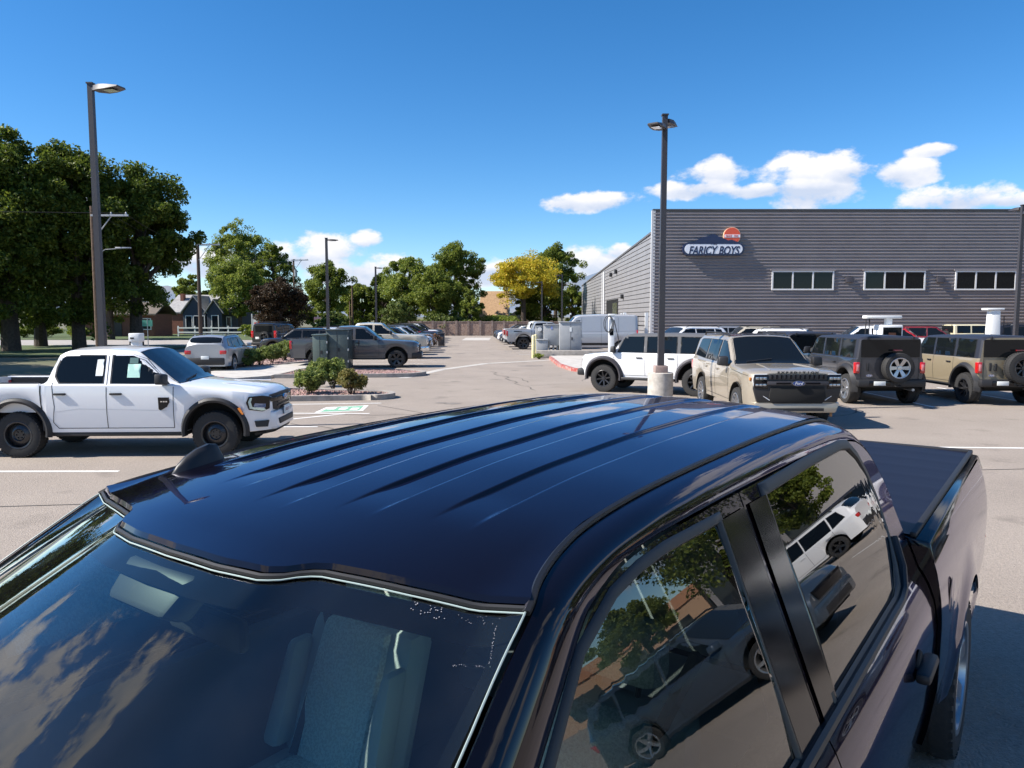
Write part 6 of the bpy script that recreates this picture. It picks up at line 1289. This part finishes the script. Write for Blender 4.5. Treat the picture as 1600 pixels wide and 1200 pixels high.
for g in (1, -1):
    fr = [(-.968, 1.32), (-.968, 1.904)] + [(x, z - .007) for x, z in Sx if x > -.95] + [(.72, 1.275), (.70, 1.27)]
    re = [(-2.515, 1.32), (-2.515, 1.45), (-2.51, 1.58)] + [(x, z - .007) for x, z in Sx if x < -.99] + [(-.976, 1.904), (-.976, 1.32)]
    fr = [p for p in fr if p[1] >= 1.3] + [(.64, 1.32)]
    fd = holed('front_door_frame', fr, [FW], M_TP, g); rd = holed('rear_door_frame', re, [RW], M_TP, g)
    for loop, par in ((FW, fd), (RW, rd)):
        d_ = .022 if loop is FW else .034
        dl = dens2(loop, .03); oa = inset(dl, -d_); ob_ = inset(dl, .006); mb = MB()
        rows_ = [[(x, g * (yside(z) + of), z) for x, z in lp_] for lp_, of in ((oa, .001), (inset(dl, -d_ + .004), .006), (inset(dl, -.002), .006), (ob_, -.004))]
        for ra, rb in zip(rows_, rows_[1:]): mb.strip(ra + ra[:1], rb + rb[:1])
        tp('window_trim', mb, M_TRIM, par, smooth=50)
    for loop, nm, gm, par in ((FW, 'front_window', M_FG, fd), (RW, 'rear_window', M_SG, rd)):
        bm = bmesh.new(); q = dens2(loop, .04); f = bm.faces.new([bm.verts.new((x, 0, z)) for x, z in q]); bmesh.ops.triangulate(bm, faces=[f])
        bmesh.ops.subdivide_edges(bm, edges=[e for e in bm.edges if e.calc_length() > .15], cuts=2); bmesh.ops.triangulate(bm, faces=bm.faces)
        for v in bm.verts: v.co.y = g * (yside(v.co.z) - .006 + .012 * math.sin((v.co.z - 1.335) / .535 * math.pi))
        bmesh.ops.recalc_face_normals(bm, faces=bm.faces); me = bpy.data.meshes.new(nm); bm.to_mesh(me); bm.free(); me.materials.append(gm); me.shade_smooth()
        ob = bpy.data.objects.new(nm, me); COL.objects.link(ob); ob.parent = par
    for xa, xb in ((-.792, -.952), (-.992, -1.128)):
        mb = MB(); mb.grid(lambda u, v: (xa + (xb - xa) * u - .01 * v, g * (yside(1.335 + .535 * v) + .0065), 1.335 + .535 * v), 3, 10); tp('pillar_cover', mb, M_GLOSSBLK, fd if xa > -.9 else rd, smooth=60)
    mb = MB(); mb.hexa([(-.980, g * .80, .55), (-.964, g * .80, .55), (-.964, g * .93, .55), (-.980, g * .93, .55), (-.980, g * .80, 1.32), (-.964, g * .80, 1.32), (-.964, g * .925, 1.32), (-.980, g * .925, 1.32)]); mb.hexa([(-.980, g * .80, 1.321), (-.964, g * .80, 1.321), (-.964, g * .925, 1.321), (-.980, g * .925, 1.321), (-.980, g * .60, 1.90), (-.964, g * .60, 1.90), (-.964, g * .69, 1.90), (-.980, g * .69, 1.90)]); tp('door_gap', mb, M_UNDER, smooth=0)
    for xa, xb, nm in ((.98, -.968, 'front_door_panel'), (-.976, -2.515, 'rear_door_panel')):
        zs_ = [.52, .58, .66, .75, .85, .95, 1.03, 1.09, 1.14, 1.19, 1.23, 1.265, 1.295, 1.32]
        mb = MB(); nxx = 24; vs = []
        for i in range(nxx + 1):
            x = xa + (xb - xa) * i / nxx
            for z in zs_: vs.append((x, g * (yside(z) - .008 * sstep(1.12, 1.02, z) * sstep(.7, .8, z)), z))
        k = len(zs_); mb.add(vs, [(i * k + j, (i + 1) * k + j, (i + 1) * k + j + 1, i * k + j + 1) for i in range(nxx) for j in range(k - 1)]); dp = tp(nm, mb, M_TP, smooth=50)
        hxp = -.72 if 'front' in nm else -2.06
        hb = MB(); ya, yb = sorted((g * (yside(1.09) - .004), g * (yside(1.09) + .05))); hb.box(hxp - .115, hxp + .115, ya, yb, 1.068, 1.112); tp('door_handle', hb, M_BLACK, dp, bevel=.018)
        hb = MB().lathe([(0, .004), (.055, .003), (.062, -.004)], 20, 'Y', c=(hxp, 0, 1.09)); ho = tp('handle_cup', hb, M_UNDER, dp); ho.location = (0, g * (yside(1.09) - .002), 0); ho.rotation_euler = (0, 0, 0 if g > 0 else 0)
    mb = MB(); mb.tube([(.62, g * .945, 1.322), (-.97, g * .945, 1.322), (-2.05, g * .945, 1.322), (-2.16, g * .938, 1.335), (-2.24, g * .918, 1.40), (-2.285, g * .875, 1.50)], .017, 8); tp('belt_moulding', mb, M_TRIM, bevel=0)
    mb = MB(); mb.box(-2.5, 1.0, *sorted((g * .55, g * .93)), .42, .53); tp('rocker', mb, M_BLACK, bevel=.02)
    mb = MB(); mb.box(-2.5, .9, *sorted((g * .90, g * 1.03)), .36, .41); tp('running_board', mb, M_BLACK, bevel=.015)
    # inner door panel
    mb = MB(); mb.box(-2.5, .95, *sorted((g * .80, g * .86)), .55, 1.30); tp('door_trim_panel', mb, mat('interior_dark', (.05, .05, .052), .7), smooth=0)
# cab back wall, window
mb = MB(); mb.box(-2.53, -2.49, -.93, .93, .6, 1.34); tp('cab_back', mb, M_TP, smooth=0)
for g in (1, -1):
    mb = MB(); mb.hexa([(-2.50, g * .50, 1.34), (-2.49, g * .935, 1.32), (-2.52, g * .93, 1.32), (-2.54, g * .50, 1.34), (-2.46, g * .48, 1.80), (-2.48, g * .70, 1.72), (-2.52, g * .69, 1.72), (-2.52, g * .48, 1.78)]); tp('rear_pillar', mb, M_TP)
mb = MB(); mb.hexa([(-2.505, -.52, 1.34), (-2.505, .52, 1.34), (-2.515, .52, 1.34), (-2.515, -.52, 1.34), (-2.49, -.50, 1.80), (-2.49, .50, 1.80), (-2.50, .50, 1.80), (-2.50, -.50, 1.80)]); tp('back_glass', mb, M_SG, smooth=0)
# bed with wheel arches
AX, AR, BX0, BX1, BZ = -3.62, .53, -5.02, -2.535, 1.425
def ybed(z): return interp(z, [(.45, .96), (.6, 1.0), (.8, 1.03), (1.1, 1.035), (1.22, 1.025), (1.32, 1.005), (1.385, .985), (1.425, .965)])
for g in (1, -1):
    xs_ = sorted(set(list(np.linspace(BX0, BX1, 60)) + [AX - AR * math.cos(a) for a in np.linspace(0, math.pi, 25)])); mb = MB(); vs = []; k = 16
    for x in xs_:
        zb = .55
        if abs(x - AX) < AR: zb = max(zb, .46 + math.sqrt(AR * AR - (x - AX) ** 2))
        tap = .03 * sstep(BX0 + .22, BX0, x)
        for j in range(k):
            z = zb + (BZ - zb) * j / (k - 1); f = math.exp(-((math.hypot(x - AX, z - .46) - AR) / .10) ** 2) * .03; vs.append((x, g * (ybed(z) + f - tap), z))
    mb.add(vs, [(i * k + j, (i + 1) * k + j, (i + 1) * k + j + 1, i * k + j + 1) for i in range(len(xs_) - 1) for j in range(k - 1)]); bs = tp('bed_side', mb, M_TP, smooth=50)
    mb = MB(); mb.hexa([(BX0 + .02, g * .86, BZ - .03), (BX1 - .002, g * .86, BZ - .03), (BX1 - .002, g * 1.002, BZ - .085), (BX0 + .02, g * .985, BZ - .085), (BX0 + .02, g * .86, BZ + .020), (BX1 - .002, g * .86, BZ + .020), (BX1 - .002, g * .975, BZ + .006), (BX0 + .02, g * .955, BZ + .006)]); tp('bed_rail_cap', mb, M_GLOSSBLK, bs, bevel=.012)
    mb = MB(); mb.hexa([(BX0 - .03, g * .80, .90), (BX0 + .15, g * 1.035, .90), (BX0 + .14, g * 1.0, .90), (BX0, g * .80, .90), (BX0 - .02, g * .80, 1.36), (BX0 + .13, g * .985, 1.36), (BX0 + .12, g * .94, 1.36), (BX0, g * .80, 1.36)]); tp('tail_lamp', mb, M_RED, bevel=.012)
    mb = MB(); mb.box(BX0 + .1, BX1, *sorted((g * .70, g * .76)), .55, 1.38); tp('bed_wall', mb, M_UNDER, smooth=0)
    zz_ = [.55 + (BZ - .565) * q / 14 for q in range(15)]; mb = MB(); mb.prism([(BX1 + .001, g * .1, .55)] + [(BX1 + .001, g * (ybed(z) - .004), z) for z in zz_] + [(BX1 + .001, g * .1, zz_[-1])], (-.02, 0, 0)); tp('bed_front_wall', mb, M_TP, smooth=0)
    mb = MB(); mb.lathe([(.085, .003), (.078, .006), (0, .006)], 24, 'Y', c=(-2.86, 0, 1.12))
    if g > 0: fc = tp('fuel_door', mb, M_TP, bs); fc.location = (0, ybed(1.12) - .003, 0)
TL = BX1 - BX0 - .06
mb = MB(); mb.grid(lambda u, v: (BX1 - .02 - TL * u, (2 * v - 1) * .905, BZ + .024 + .014 * (1 - (2 * v - 1) ** 2) + .002 * math.sin(u * 26) ** 8), 60, 10); tn = tp('bed_cover', mb, mat('vinyl_cover', (.008, .009, .020), .5, bump=(500, .12, .001), spec=.22), smooth=60)
for g in (1, -1): tp('cover_rail', MB().box(BX0 + .03, BX1 - .02, *sorted((g * .895, g * .922)), BZ + .014, BZ + .036), M_BLACK, tn, bevel=.005)
mb = MB(); mb.box(BX0 + .01, BX0 + .05, -.92, .92, BZ + .012, BZ + .040); tp('cover_header', mb, M_BLACK, tn, bevel=.008)
mb = MB(); mb.box(BX0 - .02, BX0 + .04, -.86, .86, .62, BZ + .005); tg = tp('tailgate', mb, M_TP, bevel=.02)
mb = MB(); mb.box(BX0 - .035, BX0 - .015, -.16, .16, 1.20, 1.28); tp('tailgate_handle', mb, M_BLACK, tg, bevel=.01)
mb = MB(); mb.box(BX0 - .16, BX0 + .08, -.98, .98, .48, .68); tp('rear_bumper', mb, M_CHROME, bevel=.04)
mb = MB(); mb.box(-4.8, 2.3, -.66, .66, .36, .62); tp('chassis', mb, M_UNDER, smooth=0)
mb = MB(); mb.box(-2.6, 1.0, -.84, .84, .55, .62); tp('cabin_floor', mb, mat('carpet', (.03, .03, .032), .95), smooth=0)
# nose: bonnet, wings, lamps
nose = Car.__new__(Car); nose.root = trk
nose.shape(.98, 2.50, [(.98, 1.275), (1.3, 1.29), (2.2, 1.22), (2.42, 1.16), (2.50, 1.05)], [(.98, 1.25), (1.3, 1.245), (2.2, 1.15), (2.4, 1.06), (2.5, .95)], [(.98, .965), (2.1, .985), (2.35, .93), (2.50, .78)], .55, [(1.62, .53, .46)], .2, None, .04)
e_ = 1e-3; xs_ = sorted(set(list(np.linspace(.98, 2.50, 34)) + [1.62 - .53 * math.cos(a) for a in np.linspace(0, math.pi, 17)])); S_ = [nose.sec(x) for x in xs_]; mb = MB()
for g in (1, -1):
    for i in range(len(xs_) - 1):
        for j in range(9): mb.add([(xs_[i], g * S_[i][j][0], S_[i][j][1]), (xs_[i + 1], g * S_[i + 1][j][0], S_[i + 1][j][1]), (xs_[i + 1], g * S_[i + 1][j + 1][0], S_[i + 1][j + 1][1]), (xs_[i], g * S_[i][j + 1][0], S_[i][j + 1][1])], [(0, 1, 2, 3)])
mb.poly([(2.50, y, z) for y, z in S_[-1]] + [(2.50, -y, z) for y, z in S_[-1][::-1][1:]]); tp('bonnet', mb, M_TP, smooth=35)
mb = MB(); mb.box(2.46, 2.58, -.66, .66, .72, 1.04); tp('grille', mb, M_BLACK, bevel=.03)
mb = MB(); mb.box(2.35, 2.62, -.95, .95, .46, .68); tp('front_bumper', mb, M_CHROME, bevel=.05)
for g in (1, -1):
    mb = MB(); mb.box(2.30, 2.53, *sorted((g * .68, g * .92)), .76, 1.02); tp('headlight', mb, M_LAMP, bevel=.04)
    mb = MB(); mb.hexa([(.58, g * .98, 1.27), (.74, g * .98, 1.27), (.74, g * 1.22, 1.29), (.60, g * 1.24, 1.29), (.58, g * .98, 1.46), (.72, g * .98, 1.46), (.70, g * 1.21, 1.50), (.60, g * 1.23, 1.50)]); tp('mirror', mb, M_GLOSSBLK, bevel=.04)
tw = wheel_meshes(.43, .28, 'spoke6')
for xc in (AX, 1.62):
    for g in (1, -1):
        o = bpy.data.objects.new('wheel', tw[0]); COL.objects.link(o); o.parent = trk; o.location = (xc, g * .90, .43); o.rotation_euler = (0, .3, 0 if g > 0 else math.pi)
        for nm, me in (('rim', tw[1]), ('brake_disc', tw[2])): q = bpy.data.objects.new(nm, me); COL.objects.link(q); q.parent = o
# cowl and wipers
mb = MB(); mb.grid(lambda u, v: (1.0 + .20 * (1 - (2 * u - 1) ** 2) + .10 * v, .87 * (2 * u - 1), 1.262 + .01 * v), 20, 3); tp('cowl', mb, M_BLACK, smooth=60)
for s0 in (-.5, .25): mb = MB(); mb.tube([tuple(ws(s0, .97) + np.array((.02, 0, .03))), tuple(ws(s0 + .55, .88) + np.array((.01, 0, .03)))], .009, 6); tp('wiper', mb, M_BLACK)
# roof aerial
mb = MB(); pr = [(0, .006, .014), (.015, .018, .034), (.04, .028, .054), (.075, .033, .068), (.11, .033, .074), (.135, .028, .066), (.155, .020, .02)]
rows = []
for dx, hw_, hh in pr:
    X_ = -.11 - dx; Z_ = roof_z(X_, -.56) - .012
    rows.append([(X_, -.56 + hw_ * s, Z_ + h2 * hh) for s, h2 in ((-1.05, 0), (-.85, .22), (-.5, .66), (-.2, .86), (.2, .86), (.5, .66), (.85, .22), (1.05, 0))])
k = 8; mb.add([p for r_ in rows for p in r_], [(i * k + j, (i + 1) * k + j, (i + 1) * k + j + 1, i * k + j + 1) for i in range(len(rows) - 1) for j in range(k - 1)]); mb.poly(rows[0]); mb.poly(rows[-1]); tp('roof_aerial', mb, mat('aerial_plastic', (.012, .012, .014), .42, bump=(300, .1, .001)), smooth=50)
# ---- cabin
M_SEAT = mat('seat_cloth', (.64, .72, .67), .9, noise=(130, (.48, .55, .51), .45, .55, 2), bump=(220, .5, .004)); M_SEATD = mat('seat_side', (.38, .43, .41), .85, bump=(260, .3, .002)); M_DASH = mat('dash', (.020, .020, .022), .6, bump=(300, .2, .001))  # seat colours lightened to stand in for sunlight in the cabin
def cushion(name, parent, x0, x1, y0, y1, z0, z1, lean, m, bev=.05):
    mb = MB(); mb.hexa([(x0, y0, z0), (x1, y0, z0), (x1, y1, z0), (x0, y1, z0), (x0 - lean, y0 + .02, z1), (x1 - lean, y0 + .02, z1), (x1 - lean, y1 - .02, z1), (x0 - lean, y1 - .02, z1)]); return tp(name, mb, m, parent, bevel=bev)
for y in (-.46, .46):
    st = cushion('seat', None, -.62, -.05, y - .26, y + .26, .74, .93, .02, M_SEATD, .06)
    cushion('seat_insert', st, -.55, -.03, y - .16, y + .16, .90, .95, .02, M_SEAT, .03)
    bkr = cushion('backrest', None, -.66, -.52, y - .26, y + .26, .90, 1.37, .17, M_SEATD, .06)
    cushion('backrest_panel', bkr, -.55, -.495, y - .165, y + .165, .93, 1.36, .165, M_SEAT, .025); cushion('backrest_wing', bkr, -.56, -.47, y - .265, y - .18, .95, 1.28, .11, M_SEATD, .04); cushion('backrest_wing', bkr, -.56, -.47, y + .18, y + .265, .95, 1.28, .11, M_SEATD, .04)
    hr = cushion('headrest', None, -.83, -.71, y - .14, y + .14, 1.40, 1.57, .03, M_SEAT, .05)
    mb = MB(); mb.tube([(-.75, y - .06, 1.33), (-.78, y - .06, 1.44)], .008, 6); tp('headrest_post', mb, M_BLACK, hr); tp('headrest_post', MB().tube([(-.75, y + .06, 1.33), (-.78, y + .06, 1.44)], .008, 6), M_BLACK, hr)
cushion('rear_bench', None, -2.0, -1.45, -.72, .72, .74, .93, .02, M_SEATD, .06); cushion('rear_backrest', None, -2.14, -1.98, -.72, .72, .92, 1.42, .14, M_SEATD, .06)
for y in (-.45, .45): cushion('headrest', None, -2.32, -2.2, y - .14, y + .14, 1.44, 1.60, .03, M_SEATD, .05)
mb = MB(); mb.grid(lambda u, v: (1.16 - .52 * u, (2 * v - 1) * .82, 1.20 + .05 * math.sin(u * 2.4) - .22 * max(0, u - .75) * 4 * .5), 12, 10); tp('dashboard', mb, M_DASH, smooth=60)
mb = MB(); mb.box(.50, .66, -.82, .82, .7, 1.12); tp('dash_front', mb, M_DASH, bevel=.03)
mb = MB(); mb.box(.49, .53, -.16, .16, 1.00, 1.25); tp('centre_screen', mb, M_GLASSD, bevel=.01)
mb = MB(); mb.box(-.75, .5, -.13, .13, .62, .94); tp('centre_console', mb, M_DASH, bevel=.03)
sw_ = [(.38 + .045 * math.sin(t), .40 + .185 * math.cos(t), 1.10 + .17 * math.sin(t)) for t in np.linspace(0, 6.2832, 29)]
mb = MB(); mb.tube(sw_, .016, 8, False); swh = tp('steering_wheel', mb, M_DASH); mb = MB(); mb.box(.37, .42, .30, .50, 1.04, 1.15); tp('wheel_hub', mb, M_DASH, swh, bevel=.02)
mb = MB(); mb.hexa([(.24, -.10, 1.80), (.30, -.10, 1.83), (.30, .10, 1.83), (.24, .10, 1.80), (.16, -.12, 1.885), (.24, -.12, 1.895), (.24, .12, 1.895), (.16, .12, 1.885)]); sb = tp('sensor_housing', mb, M_BLACK, bevel=.015)
mb = MB(); mb.box(.13, .16, -.13, .13, 1.715, 1.785); rm_ = tp('rear_view_mirror', mb, M_BLACK, bevel=.015); mb = MB(); mb.tube([(.16, 0, 1.75), (.24, 0, 1.83)], .012, 6); tp('mirror_stalk', mb, M_BLACK, rm_)
for y in (-.38, .38): mb = MB(); mb.hexa([(-.02, y - .17, 1.845), (-.01, y - .17, 1.855), (-.01, y + .17, 1.855), (-.02, y + .17, 1.845), (-.18, y - .17, 1.86), (-.18, y - .17, 1.872), (-.18, y + .17, 1.872), (-.18, y + .17, 1.86)]); tp('sun_visor', mb, mat('visor', (.30, .29, .28), .9), bevel=.01)
mb = MB(); mb.hexa([(.64, .05, 1.262), (.86, .10, 1.262), (.80, .34, 1.262), (.58, .29, 1.262), (.64, .05, 1.265), (.86, .10, 1.265), (.80, .34, 1.265), (.58, .29, 1.265)]); pa = tp('paper_sheet', mb, M_PAPER, smooth=0); tag(pa)
for g in (1, -1): mb = MB(); mb.tube([(-.72, g * .70, 1.55), (-.68, g * .60, 1.3), (-.5, g * .58, .95)], .018, 4); tp('seat_belt', mb, M_DASH)
